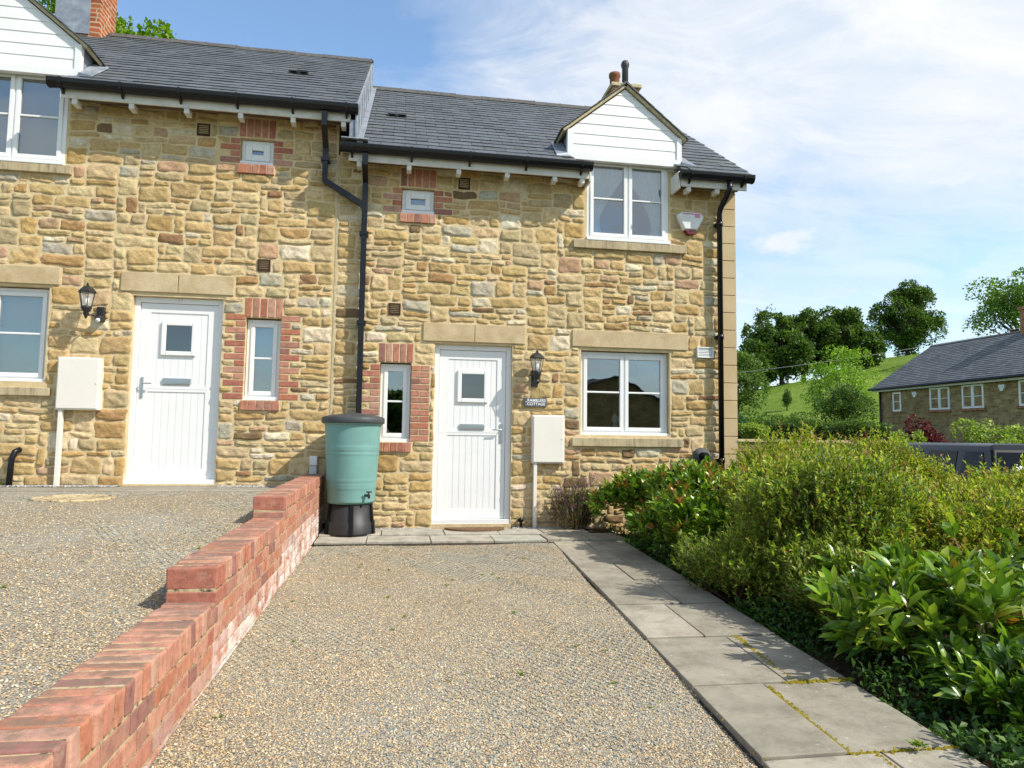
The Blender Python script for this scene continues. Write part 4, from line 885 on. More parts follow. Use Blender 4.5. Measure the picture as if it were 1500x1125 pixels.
# moss in a few of the joints
ms = []
def strip(x0, y0, x1, y1, wd, n):
    for i in range(n):
        t = R.random(); x = x0+(x1-x0)*t; y = y0+(y1-y0)*t; ms.append((x+R.gauss(0, wd), y+R.gauss(0, wd), -0.080-0.03*min(1, max(0, (-y-3)/4)), R.uniform(0.004, 0.011)))
strip(pathL(-4.48)+0.52, -4.48, pathL(-5.19)+0.50, -5.19, 0.009, 220); strip(pathL(-5.19)+0.46, -5.19, pathR(-5.19), -5.19, 0.010, 240)
strip(pathL(-5.19)+0.34, -5.25, pathL(-5.88)+0.34, -5.88, 0.008, 260); strip(pathL(-5.88)+0.34, -5.88, pathR(-5.88), -5.88, 0.006, 90); strip(pathL(-4.2)-0.01, -5.0, pathL(-6.9)-0.01, -6.9, 0.02, 80); strip(pathL(-6.2)+0.46, -5.9, pathL(-6.2)+0.46, -6.5, 0.006, 160)
bV = np.array([(1, 0, 0), (0, 1, 0), (-1, 0, 0), (0, -1, 0), (0, 0, 0.9)]); bF = np.array([(0, 1, 4), (1, 2, 4), (2, 3, 4), (3, 0, 4)])
ms = np.array(ms); V = ms[:, None, :3] + bV[None]*ms[:, 3][:, None, None]; F = (bF[None]+5*np.arange(len(ms))[:, None, None]).reshape(-1, 3)
tag(npmesh('moss', V.reshape(-1, 3), F, 'moss', smooth=True), kind='stuff', label='mustard moss growing in the paving joints')

# ------------------------------------------------------------------ gravel : loose stones over the bed, and the plastic cell grid
PEB = np.array([0.98, 0.90, 0.77])*np.array([(0.50, 0.40, 0.25), (0.42, 0.33, 0.22), (0.56, 0.47, 0.32), (0.33, 0.32, 0.28), (0.52, 0.43, 0.29), (0.27, 0.28, 0.27), (0.70, 0.64, 0.52), (0.46, 0.35, 0.22), (0.42, 0.39, 0.30), (0.52, 0.38, 0.23)])
oct_ = np.array([(1, 0, 0), (0.31, 0.95, 0), (-0.81, 0.59, 0), (-0.81, -0.59, 0), (0.31, -0.95, 0), (0, 0, 1), (0, 0, -0.6)])
ocF = np.array([(0, 1, 5), (1, 2, 5), (2, 3, 5), (3, 4, 5), (4, 0, 5), (1, 0, 6), (2, 1, 6), (3, 2, 6), (4, 3, 6), (0, 4, 6)])
def pebbles(name, xa, xb, ya, yb, n, zf, smin, smax, ok=None, label=None, pal=PEB, emb=0.25):
    rs = NR; xs_ = rs.uniform(xa, xb, n); ys_ = rs.uniform(ya, yb, n)
    if ok is not None: m = ok(xs_, ys_); xs_, ys_ = xs_[m], ys_[m]
    n = len(xs_); z = np.array([zf(a, b) for a, b in zip(xs_, ys_)])
    s = rs.uniform(smin, smax, n)*(0.6+0.4*rs.rand(n)); sc_ = np.stack([s, s*rs.uniform(0.55, 0.95, n), s*rs.uniform(0.4, 0.75, n)], -1)
    v = oct_[None]*(1+rs.uniform(-0.22, 0.22, (n, 7, 3)))*sc_[:, None]
    t = rs.uniform(0, 6.28, n); tl = rs.uniform(-0.5, 0.5, n)
    ct, st_ = np.cos(t)[:, None], np.sin(t)[:, None]
    x, y, zz = v[..., 0], v[..., 1], v[..., 2]; zz = zz+x*tl[:, None]; X_, Y_ = x*ct-y*st_, x*st_+y*ct
    P = np.stack([X_+xs_[:, None], Y_+ys_[:, None], zz+(z+s*emb)[:, None]], -1)
    c = pal[rs.randint(0, len(pal), n)]*rs.uniform(0.85, 1.15, (n, 1)); F = (ocF[None]+7*np.arange(n)[:, None, None]).reshape(-1, 3)
    o_ = npmesh(name, P.reshape(-1, 3), F, 'pebble', col=np.repeat(c, 7, axis=0)); tag(o_, kind='stuff', label=label); return o_
zRv = lambda x, y: zR(x, y)
inR = lambda x, y: (x < 0.845+(y+5.9)*0.076+0.02) & (x > -1.215)
pebbles('gravel', -1.22, 1.2, -7.2, -0.98, 150000, zR, 0.0036, 0.0074, ok=lambda x, y: inR(x, y) & (NR.rand(len(x)) < np.clip((-y+0.3)/5.2, 0.22, 1)), label='pale angular gravel covering the right-hand drive')
pebbles('gravel', -5.6, -1.44, -6.9, -0.66, 140000, zL, 0.0042, 0.0082, ok=lambda x, y: (NR.rand(len(x)) < np.clip((-y+0.2)/5.5, 0.15, 1)*np.clip(1-(-1.4-x)/4.5, 0.2, 1)), label='pale angular gravel covering the left-hand drive')
GREYP = np.array([(0.30, 0.29, 0.28), (0.42, 0.40, 0.38), (0.22, 0.22, 0.22), (0.5, 0.47, 0.42)])
pebbles('gravel', -1.2, 1.9, -0.17, 0.0, 3600, lambda x, y: -0.065, 0.007, 0.016, label='grey chippings along the foot of the right cottage', pal=GREYP, ok=lambda x, y: (x < -0.02) | (x > 0.95))
pebbles('gravel', -6, -1.43, -0.15, 0.0, 3600, lambda x, y: 0.415, 0.007, 0.018, label='grey chippings along the foot of the left cottage', pal=GREYP, ok=lambda x, y: (x < -3.38) | (x > -2.37))
def cellgrid(name, xa, xb, ya, yb, zf, sc_, label, ok, bury=0.52):
    Vv = []; Ff = []; s = sc_; hx = s*math.sqrt(3); b = 0
    nxx = int((xb-xa)/hx)+1; nyy = int((yb-ya)/(1.5*s))+1; rr = random.Random(4)
    def edge(p, q):
        nonlocal b
        xm, ym = (p[0]+q[0])/2, (p[1]+q[1])/2
        if not ok(xm, ym): return
        nv = 0.5*(math.sin(xm*2.9+1.3*math.sin(ym*1.9))+math.sin(ym*2.4+xm*1.1)+0.7*math.sin(xm*9+ym*7))+rr.uniform(-0.55, 0.55)+0.5*math.exp(-((xm+0.25)/0.25)**2)*math.sin(ym*1.1+2)
        if nv < bury: return
        dx_, dy_ = q[0]-p[0], q[1]-p[1]; l = math.hypot(dx_, dy_); nx_, ny_ = -dy_/l*0.0010, dx_/l*0.0010
        z0 = zf(xm, ym); h = 0.0035+0.0012*min(2, nv)
        for (X_, Y_) in (p, q):
            for sg in (-1, 1):
                Vv.append((X_+sg*nx_, Y_+sg*ny_, z0-0.01)); Vv.append((X_+sg*nx_, Y_+sg*ny_, z0+h))
        Ff.extend([(b+1, b+3, b+7, b+5), (b, b+1, b+5, b+4), (b+2, b+6, b+7, b+3), (b, b+2, b+3, b+1), (b+4, b+5, b+7, b+6)]); b += 8
    for j in range(nyy):
        for i in range(nxx):
            cx_ = xa+i*hx+(hx/2 if j % 2 else 0)+0.0; cy_ = ya+j*1.5*s
            pt = [(cx_+s*math.sin(math.pi/3*k), cy_+s*math.cos(math.pi/3*k)) for k in range(6)]
            edge(pt[0], pt[1]); edge(pt[1], pt[2]); edge(pt[2], pt[3])
    me = MB(); me.add(Vv, Ff); o_ = me.build(name, 'grid_plastic'); tag(o_, kind='stuff', label=label)
cellgrid('gravel_grid', -1.2, 1.15, -7.0, -1.05, zR, 0.024, 'blue grey plastic cell grid showing through the right-hand gravel', lambda x, y: -1.2 < x < pathL(y)-0.02, bury=0.30)
cellgrid('gravel_grid', -4.8, -1.5, -5.2, -0.8, zL, 0.026, 'blue grey plastic cell grid showing through the left-hand gravel', lambda x, y: x < -1.47, bury=0.60)
# small weeds
def weeds(name, spots, label):
    Vv = []; Ff = []; Cc = []
    for (x, y, z, r_, n) in spots:
        for k in range(n):
            t = R.uniform(0, 6.28); l = r_*R.uniform(0.5, 1); wd = l*0.2; d = (math.cos(t), math.sin(t)); q = (-d[1], d[0]); b = len(Vv); hz = l*R.uniform(0.3, 1.0); ox, oy = R.gauss(0, r_*0.3), R.gauss(0, r_*0.3)
            Vv += [(x+ox, y+oy, z), (x+ox+d[0]*l*0.5+q[0]*wd, y+oy+d[1]*l*0.5+q[1]*wd, z+hz*0.6), (x+ox+d[0]*l, y+oy+d[1]*l, z+hz*0.8), (x+ox+d[0]*l*0.5-q[0]*wd, y+oy+d[1]*l*0.5-q[1]*wd, z+hz*0.6)]
            Ff.append((b, b+1, b+2, b+3)); c = R.choice([(0.10, 0.20, 0.025), (0.17, 0.24, 0.03), (0.25, 0.27, 0.05)]); Cc += [c]*4
    o_ = npmesh(name, np.array(Vv), np.array(Ff), 'leaf_soft', col=np.array(Cc)); tag(o_, kind='stuff', label=label)
sp = [(R.uniform(-1.1, 0.9), R.uniform(-6.6, -1.2), 0, R.uniform(0.012, 0.03), R.randint(6, 14)) for _ in range(46)]
sp = [(x, y, zR(x, y), r_, n) for x, y, z, r_, n in sp] + [(0.70, -0.3, -0.055, 0.03, 22), (1.3, -1.02, -0.06, 0.02, 15), (pathL(-5.88)+0.6, -5.90, -0.08, 0.035, 40), (-4.6, -0.12, 0.42, 0.10, 60), (-4.75, -0.14, 0.42, 0.12, 50), (pathL(-6)+0.05, -6.1, -0.1, 0.03, 14)]
sp += [(x, y, zL(x, y), r_, n) for x, y, r_, n in ((-3.3, -3.1, 0.03, 12), (-2.3, -4.4, 0.03, 10), (-1.6, -3.6, 0.03, 18), (-2.9, -5.0, 0.02, 9))]
weeds('weeds', sp, 'small green weeds dotted through the gravel and paving')
# manhole
mb = MB(); mb.lathe([(0.34, -0.01), (0.34, 0.012), (0.31, 0.016), (0.30, 0.010), (0.0, 0.010)], (-3.30, -1.28, 0.392), 28); mh = tag(origin(mb.build('manhole_cover', 'old_mortar'), (-3.3, -1.28, 0.39)), 'round grey inspection cover set at the edge of the left-hand gravel drive', 'manhole cover')

# ------------------------------------------------------------------ water butt
BX, BY = -0.895, -0.40
wb = empty('water_butt', (BX, BY, -0.055), 'pale green ribbed water butt with charcoal lid on a black stand against the wall', 'water butt')
st = MB(); st.lathe([(0.275, 0), (0.268, 0.02), (0.262, 0.13), (0.25, 0.14), (0.232, 0.325), (0.0, 0.325)], (BX, BY, -0.055), 36)
so = st.build('stand', 'butt_stand', wb)
sb = MB()
for t in (rad(-84), rad(-150), rad(-25), rad(60), rad(150)):
    c, s = math.cos(t), math.sin(t)
    v8 = []
    for z, r_ in ((0.0, 0.288), (0.33, 0.245)):
        for wv in (-0.018, 0.018):
            v8 += [(BX+c*(r_-0.04)-s*wv, BY+s*(r_-0.04)+c*wv, -0.055+z), (BX+c*r_-s*wv, BY+s*r_+c*wv, -0.055+z)]
    sb = MB(); sb.add(v8, [(0, 1, 3, 2), (4, 6, 7, 5), (0, 4, 5, 1), (2, 3, 7, 6), (1, 5, 7, 3), (0, 2, 6, 4)]); sb.build('rib', 'dark_gap', so)
pr_ = [(0.245, 0.0), (0.252, 0.012)]
for k in range(60):
    z = 0.012+0.83*k/59; r_ = 0.252+0.050*(z/0.84)**0.9
    for zc_ in (0.20, 0.245, 0.53, 0.575, 0.60, 0.17): r_ += 0.0055*math.exp(-((z-zc_)/0.008)**2)
    pr_.append((r_, z))
pr_ += [(0.312, 0.846), (0.322, 0.85), (0.322, 0.895), (0.31, 0.90)]
MB().lathe(pr_, (BX, BY, 0.27), 56).build('barrel', 'butt_green', wb)
MB().lathe([(0.335, 0.0), (0.338, 0.01), (0.338, 0.055), (0.325, 0.068), (0.25, 0.088), (0.15, 0.10), (0.05, 0.115), (0.0, 0.118)], (BX, BY, 1.13), 48).build('lid', 'butt_lid', wb)
tp = MB(); a_ = rad(-52); tx, ty = BX+0.255*math.cos(a_), BY+0.255*math.sin(a_); dx_, dy_ = math.cos(a_), math.sin(a_)
tp.tube([(tx, ty, 0.365), (tx+dx_*0.075, ty+dy_*0.075, 0.362)], 0.014, 10); tp.tube([(tx+dx_*0.068, ty+dy_*0.068, 0.40), (tx+dx_*0.068, ty+dy_*0.068, 0.335)], 0.013, 10); tp.box(tx+dx_*0.068-0.03, tx+dx_*0.068+0.03, ty+dy_*0.068-0.008, ty+dy_*0.068+0.008, 0.398, 0.41); tp.build('tap', 'black_metal', wb)

# ------------------------------------------------------------------ wall lamps
def lantern(x, z, y, kind, label):
    """lantern axis at (x,y), rim of the cap at z"""
    root = empty('wall_lamp', (x, 0, z-0.2), label, 'wall lamp', 'black lanterns beside the doors')
    c = MB(); n = 6; S = 1.0
    c.lathe([(0.092, -0.006), (0.096, 0.0), (0.088, 0.012), (0.07, 0.035), (0.045, 0.056), (0.022, 0.066), (0.012, 0.074), (0.014, 0.084), (0.009, 0.094), (0.004, 0.108), (0.0, 0.11)], (x, y, z), n, smooth=False); c.build('cap', 'black_metal', root)
    g = MB(); g.lathe([(0.076, 0), (0.048, -0.148)], (x, y, z-0.006), n, smooth=False); g.build('glass', 'lamp_glass', root)
    b = MB()
    for k in range(n):
        t = 2*math.pi*k/n; b.tube([(x+0.079*math.cos(t), y+0.079*math.sin(t), z-0.004), (x+0.050*math.cos(t), y+0.050*math.sin(t), z-0.156)], 0.0042, 6)
    b.lathe([(0.054, 0), (0.054, 0.008)], (x, y, z-0.160), n); b.build('cage', 'black_metal', root)
    MB().tube([(x, y, z-0.15), (x, y, z-0.05)], [0.018, 0.022], 10).build('bulb', 'curtain', root)
    k_ = MB()
    if kind == 0:      # half lantern, base tapers into a wall bracket
        k_.lathe([(0.052, 0), (0.056, -0.01), (0.046, -0.05), (0.030, -0.105), (0.036, -0.115), (0.032, -0.14), (0.014, -0.155), (0.008, -0.17), (0.0, -0.172)], (x, y, z-0.156), 12); k_.box(x-0.04, x+0.04, -0.03, 0.0, z-0.33, z-0.13)
        k_.tube([(x, -0.03, z-0.20), (x, y, z-0.19)], 0.020, 8); k_.build('bracket', 'black_metal', root, bevel=0.003)
    else:
        k_.lathe([(0.052, 0), (0.056, -0.01), (0.040, -0.045), (0.026, -0.06), (0.032, -0.08), (0.018, -0.10), (0.012, -0.12), (0.005, -0.13), (0.0, -0.132)], (x, y, z-0.156), 12)
        k_.tube([(x, y, z-0.235), (x+0.03, y+0.03, z-0.245), (x+0.075, -0.05, z-0.235)], 0.013, 8); k_.build('bracket', 'black_metal', root)
        p = MB(); p.box(x+0.045, x+0.125, -0.05, 0.0, z-0.29, z-0.13); p.tube([(x+0.085, -0.03, z-0.255), (x+0.085, -0.10, z-0.275)], [0.042, 0.036], 12); po = p.build('motion_sensor', 'black_metal', root, bevel=0.006)
        MB().tube([(x+0.085, -0.098, z-0.285), (x+0.085, -0.108, z-0.287)], 0.024, 12).build('lens', 'upvc', po)
m = bpy.data.materials.new('lamp_glass'); m.use_nodes = True; p = m.node_tree.nodes['Principled BSDF']; p.inputs['Base Color'].default_value = (0.9, 0.9, 0.85, 1); p.inputs['Alpha'].default_value = 0.22; p.inputs['Roughness'].default_value = 0.08; M['lamp_glass'] = m
lantern(1.203, 1.945, -0.16, 0, 'black half lantern on the wall above the name plate, right of the right-hand door')
lantern(-3.745, 2.495, -0.19, 1, 'black lantern on an arm with motion sensor, left of the left-hand door')

# ------------------------------------------------------------------ meter boxes, alarm, sign, mat, socket
def meter(x0, x1, z0, z1, px, zb, label):
    root = empty('meter_box', ((x0+x1)/2, 0, z0), label, 'meter box', 'cream utility meter boxes')
    MB().box(x0, x1, -0.085, 0.02, z0, z1).build('case', 'meter_cream', root, bevel=0.008)
    dr = MB(); dr.box(x0+0.014, x1-0.014, -0.099, -0.0855, z0+0.014, z1-0.012); do = dr.build('door', 'meter_cream', root, bevel=0.006)
    MB().tube([(x1-0.035, -0.0992, (z0+z1)/2), (x1-0.035, -0.102, (z0+z1)/2)], 0.007, 10).build('lock', 'chrome', do)
    MB().box(px-0.021, px+0.021, -0.075, -0.02, zb, z0).build('conduit', 'meter_cream', root, bevel=0.004)
meter(1.170, 1.566, 0.697, 1.272, 1.215, -0.1, 'cream meter box under the name plate between right-hand door and window')
meter(-4.040, -3.608, 1.230, 1.80, -3.99, 0.38, 'cream meter box below the lantern at the left-hand door')
# alarm box
ar = empty('alarm_box', (3.197, 0, 3.6), 'white tapered burglar alarm box with red base beside the upstairs dormer window', 'alarm box')
def taper(pts, c, k): return [(c[0]+(p[0]-c[0])*k, c[1]+(p[1]-c[1])*k) for p in pts]
hexp = [(3.075, 3.890), (3.320, 3.890), (3.368, 3.855), (3.372, 3.815), (3.285, 3.655), (3.105, 3.655), (3.022, 3.815), (3.026, 3.855)]
mb = MB(); n = len(hexp); t2 = taper(hexp, (3.197, 3.78), 0.88); vs = [(p[0], 0.0, p[1]) for p in hexp]+[(p[0], -0.055, p[1]) for p in hexp]+[(p[0], -0.08, p[1]) for p in t2]
mb.add(vs, [tuple(range(2*n, 3*n))]+[(i+k*n, (i+1) % n+k*n, (i+1) % n+(k+1)*n, i+(k+1)*n) for i in range(n) for k in (0, 1)]); mb.build('case', 'alarm_white', ar, bevel=0.003)
mb = MB(); mb.prism([(3.118, 3.655), (3.272, 3.655), (3.235, 3.600), (3.155, 3.600)], 'y', -0.07, 0.0); mb.build('strobe', 'alarm_red', ar, bevel=0.006)
mb = MB(); mb.box(3.085, 3.31, -0.083, -0.0805, 3.853, 3.868); mb.box(3.245, 3.315, -0.083, -0.0805, 3.818, 3.852); mb.build('lettering_band', 'alarm_pink', ar)
# name sign
sg = empty('name_sign', (1.214, 0, 1.37), 'small grey slate plate with white lettering on the wall above the right meter box', 'name plate')
MB().box(1.076, 1.352, -0.040, -0.0, 1.373, 1.474).build('plate', 'sign_slate', sg, bevel=0.003)
text_mesh('lettering', 'RAMBLERS', 0.048, 'sign_white', sg, (1.226, -0.041, 1.446), bold=0.0006); text_mesh('lettering', 'COTTAGE', 0.048, 'sign_white', sg, (1.222, -0.041, 1.403), bold=0.0006)
mb = MB(); mb.tube([(1.098, -0.041, 1.43), (1.098, -0.042, 1.43)], 0.006, 10); mb.build('emblem', 'sign_white', sg)
# doormat
mb = MB(); pts = [(0.485+0.345*math.cos(t), -0.20-0.25*math.sin(t)) for t in [math.pi*k/24 for k in range(25)]]; mb.prism(pts, 'z', -0.052, -0.030)
tag(origin(mb.build('doormat', 'doormat', bevel=0.004), (0.485, -0.2, -0.05)), 'half round brown coir doormat on the slabs at the right-hand door', 'doormat')
so = empty('outdoor_socket', (-1.33, 0, 0.6), 'small grey and white weatherproof socket on the wall at the end of the brick wall', 'socket')
MB().box(-1.385, -1.30, -0.075, 0.0, 0.655, 0.76).build('cover', 'upvc', so, bevel=0.008); MB().box(-1.385, -1.305, -0.06, 0.0, 0.555, 0.654).build('conduit_box', 'number_grey', so, bevel=0.006)
mb = MB(); mb.tube([(1.03, -0.0, 0.02), (1.03, -0.05, 0.03), (1.05, -0.06, 0.0), (1.05, -0.06, -0.05)], 0.016, 10); mb.tube([(1.05, -0.061, 0.03), (1.05, -0.075, 0.03)], 0.03, 14); tag(origin(mb.build('drain_hose', 'black_plastic'), (1.05, 0, -0.05)), 'short black pipe end at the foot of the wall beside the right-hand door', 'pipe')

# ------------------------------------------------------------------ foliage tools
def basis(D):
    D = D/np.linalg.norm(D, axis=1, keepdims=True); up = np.tile([0.0, 0, 1], (len(D), 1)); alt = np.abs(D[:, 2]) > 0.95; up[alt] = (1, 0, 0)
    A = np.cross(D, up); A /= np.linalg.norm(A, axis=1, keepdims=True); B = np.cross(A, D); return D, A, B
def leaves(name, P, D, L, W, col, mat, parent, roll=None, fold=0.25, droop=0.12, simple_=False, oval=False):
    """P base points, D directions"""
    n = len(P); D, A, B = basis(D)
    if roll is None: roll = NR.uniform(-0.7, 0.7, n)
    c, s = np.cos(roll)[:, None], np.sin(roll)[:, None]; A2 = A*c+B*s; B2 = -A*s+B*c
    L = L[:, None]; W = W[:, None]
    if oval:
        nb_ = B2*W*fold; c1, c2 = P+D*L*0.34, P+D*L*0.72-B2*L*droop*0.4
        V = np.stack([P, c1+A2*W*0.48+nb_, c2+A2*W*0.40+nb_, P+D*L-B2*L*droop, c2-A2*W*0.40+nb_, c1-A2*W*0.48+nb_, c1, c2], 1); k = 8
        Fq = (np.array([(0, 1, 6), (1, 2, 7), (1, 7, 6), (2, 3, 7), (3, 4, 7), (4, 5, 6), (4, 6, 7), (5, 0, 6)])[None]+8*np.arange(n)[:, None, None]).reshape(-1, 3)
    elif simple_:
        V = np.stack([P, P+D*L*0.5+A2*W*0.5, P+D*L, P+D*L*0.5-A2*W*0.5], 1); F = np.arange(4*n).reshape(n, 4); k = 4; Fq = F
    else:
        mid = P+D*L*0.5-B2*L*0.02; V = np.stack([P, mid+A2*W*0.5+B2*W*fold, P+D*L-B2*L*droop, mid-A2*W*0.5+B2*W*fold, mid], 1)
        Fq = (np.array([(0, 1, 4), (1, 2, 4), (2, 3, 4), (3, 0, 4)])[None]+5*np.arange(n)[:, None, None]).reshape(-1, 3); k = 5
    return npmesh(name, V.reshape(-1, 3), Fq, mat, parent, np.repeat(col, k, axis=0), smooth=not simple_)
def unit(n, rs=NR):
    v = rs.normal(size=(n, 3)); return v/np.linalg.norm(v, axis=1, keepdims=True)
def palcol(pal, wts, n, k=0.2):
    pal = np.array(pal); i = NR.choice(len(pal), n, p=np.array(wts)/sum(wts)); return np.clip(pal[i]*NR.uniform(1-k, 1+k, (n, 1)), 0, 1)
def lobes(n_l, c, r, rs):
    u = unit(n_l, rs); u[:, 2] = u[:, 2]*0.8+0.05; return np.array(c)+u*np.array(r)*rs.uniform(0.35, 0.72, (n_l, 1)), rs.uniform(0.30, 0.48, n_l)
def shrub(name, label, cat, base, rc, nt, kl, Lr, Wr, pal, wts, mat, group=None, spike=0.0, upb=0.6, nlobe=9, twig_r=0.003, seed=1, twl=0.16, flat=0.0, hole=None, tipcol=None, rag=0.0):
    """base: ground point, rc: (rx,ry,height)"""
    rs = np.random.RandomState(seed); root = empty(name, base, label, cat, group); bx_, by_, bz_ = base; rx, ry, h = rc
    cen = np.array([bx_, by_, bz_+h*0.50]); rad3 = np.array([rx, ry, h*0.50])
    lc, lr = lobes(nlobe, cen, rad3, rs)
    w_ = lr/lr.sum(); which = rs.choice(nlobe, nt, p=w_); u = unit(nt, rs); u[:, 2] = np.where(u[:, 2] < -0.25, -u[:, 2], u[:, 2])
    tips = lc[which]+u*rad3*(lr[which]*rs.uniform(0.55, 1.12, nt)**0.6)[:, None]
    tips += rs.normal(size=tips.shape)*rag
    if spike: tips[:, 2] += np.where(rs.rand(nt) < 0.22, rs.uniform(0, spike, nt), 0)
    tips = tips[tips[:, 2] > bz_+0.04]; nt = len(tips)
    dirs = tips-np.array([bx_, by_, bz_+h*0.12]); dirs /= np.linalg.norm(dirs, axis=1, keepdims=True); dirs[:, 2] += upb; dirs += rs.normal(size=dirs.shape)*0.25; dirs /= np.linalg.norm(dirs, axis=1, keepdims=True)
    # stems
    st = MB(); ns = 9
    for k in range(ns):
        t = tips[rs.randint(nt)]; m_ = (np.array(base)*0.5+t*0.5)+rs.normal(size=3)*0.05; st.tube([(bx_+rs.normal()*0.05, by_+rs.normal()*0.05, bz_-0.03), tuple(m_), tuple(t-dirs[0]*0.0)], [0.014, 0.009, 0.003], 6)
    st.build('stems', 'twig', root)
    # twigs as thin triangular blades of wood
    Pt = tips-dirs*twl; leaves('twigs', Pt, dirs, np.full(nt, twl), np.full(nt, twig_r*2), np.tile([0.14, 0.08, 0.04], (nt, 1)), 'leaf_soft', root, simple_=True)
    tt = rs.rand(nt, kl)**0.75; PP = (Pt[:, None]+dirs[:, None]*twl*tt[..., None]).reshape(-1, 3); dd = np.repeat(dirs, kl, 0)
    D_, A_, B_ = basis(dd); ang = rs.uniform(0, 6.28, len(dd)); out_ = A_*np.cos(ang)[:, None]+B_*np.sin(ang)[:, None]
    op = rs.uniform(0.55, 1.3, len(dd))*(1.15-0.5*np.repeat(tt.reshape(-1)[:, None], 1, 1).ravel()); ld = D_*np.cos(op)[:, None]+out_*np.sin(op)[:, None]; ld[:, 2] += 0.1
    n = len(PP); Ls = rs.uniform(*Lr, n); Ws = Ls*rs.uniform(*Wr, n); col = palcol(pal, wts, n)
    # variation per twig
    tv = np.repeat(rs.uniform(0.8, 1.25, (nt, 1)), kl, 0); col = np.clip(col*tv, 0, 1)
    if tipcol is not None:
        m = (np.repeat(rs.rand(nt), kl) < tipcol[1]) & (tt.ravel() > 0.7); col[m] = np.array(tipcol[0])*rs.uniform(0.8, 1.2, (m.sum(), 1))
    # roll so that the blade faces up/outwards
    leaves('leaves', PP, ld, Ls, Ws, col, mat, root, roll=rs.uniform(-0.9, 0.9, n), droop=0.15 if mat == 'leaf_gloss' else 0.08, oval=(mat == 'leaf_gloss'), fold=0.16 if mat == 'leaf_gloss' else 0.25)
    return root
def tree(label, base, H, cr, pal, wts, n, Lr, seed, cat='tree', group=None, name='tree', dens_in=0.5, trunk_r=None, nl=14, squash=1.0, low=0.35, mat='leaf_tree', airy=0.0, elong=0.6, lobe_r=(0.30, 0.46)):
    rs = np.random.RandomState(seed); root = empty(name, base, label, cat, group); b = np.array(base, float); tr_ = trunk_r or H*0.028
    cz = b[2]+H*(low+(1-low)/2); rz = H*(1-low)/2; cen = np.array([b[0], b[1], cz]); r3 = np.array([cr, cr, rz])
    u = unit(nl, rs); lc = cen+u*r3*rs.uniform(0.35, 0.74, (nl, 1)); lr = rs.uniform(*lobe_r, nl)
    lc = np.vstack([lc, cen[None]]); lr = np.append(lr, 0.55); nl2 = nl+1
    t = MB(); top = b+np.array([rs.normal()*0.02*H, rs.normal()*0.02*H, H*(low+0.35)])
    t.tube([tuple(b-np.array([0, 0, 0.3])), tuple(b+(top-b)*0.35+rs.normal(size=3)*0.01*H), tuple(b+(top-b)*0.7+rs.normal(size=3)*0.015*H), tuple(top)], [tr_*1.15, tr_*0.85, tr_*0.55, tr_*0.2], 9)
    tk = t.build('trunk', 'bark', root); lm = MB()
    for k in range(nl):
        s = rs.uniform(0.35, 0.9); p0 = b+(top-b)*s; m_ = p0*0.5+lc[k]*0.5+np.array([0, 0, -0.04*H])*rs.rand(); lm.tube([tuple(p0), tuple(m_), tuple(lc[k])], [tr_*0.42*(1.1-s*0.5), tr_*0.25, tr_*0.07], 6)
        for q in range(3):
            e = lc[k]+unit(1, rs)[0]*r3*lr[k]*0.9; lm.tube([tuple(lc[k]*0.7+m_*0.3), tuple(e)], [tr_*0.10, tr_*0.03], 4)
    lm.build('limbs', 'bark', root)
    wt = lr**2/(lr**2).sum(); wch = rs.choice(nl2, n, p=wt); u = unit(n, rs); u[:, 2] = np.where((u[:, 2] < -0.35) & (rs.rand(n) < 0.6), -u[:, 2], u[:, 2])
    rr = rs.uniform(dens_in, 1.0, n)**0.5; P = lc[wch]+u*r3*(lr[wch]*rr)[:, None]
    # break each lobe into leafy clumps
    k1 = 3.2/cr; nz = np.sin(P[:, 0]*k1*2.3+seed)+np.sin(P[:, 1]*k1*2.1+P[:, 2]*k1*1.3)+np.sin(P[:, 2]*k1*3.1+P[:, 0]*k1); keep = nz > (-1.1+airy*1.6); P = P[keep]; u = u[keep]; nzk = nz[keep]; n = len(P)
    D = u*0.6+unit(n, rs)*0.8; D[:, 2] -= 0.15; Ls = rs.uniform(*Lr, n); col = palcol(pal, wts, n, 0.25)
    leaves('crown', P, D, Ls, Ls*elong, col, mat, root, simple_=True, roll=rs.uniform(-1.2, 1.2, n)); return root
HYP = [(0.30, 0.335, 0.045), (0.19, 0.26, 0.035), (0.43, 0.43, 0.075), (0.085, 0.15, 0.026), (0.33, 0.24, 0.07), (0.20, 0.10, 0.04)]; HW = [36, 28, 18, 12, 4, 2]
LAU = [(0.15, 0.27, 0.022), (0.095, 0.19, 0.018), (0.26, 0.37, 0.035), (0.05, 0.11, 0.015), (0.38, 0.40, 0.06), (0.36, 0.18, 0.03)]; LWt = [34, 28, 24, 10, 7, 1.5]
SB = 'shrubs in the planting bed beside the path'

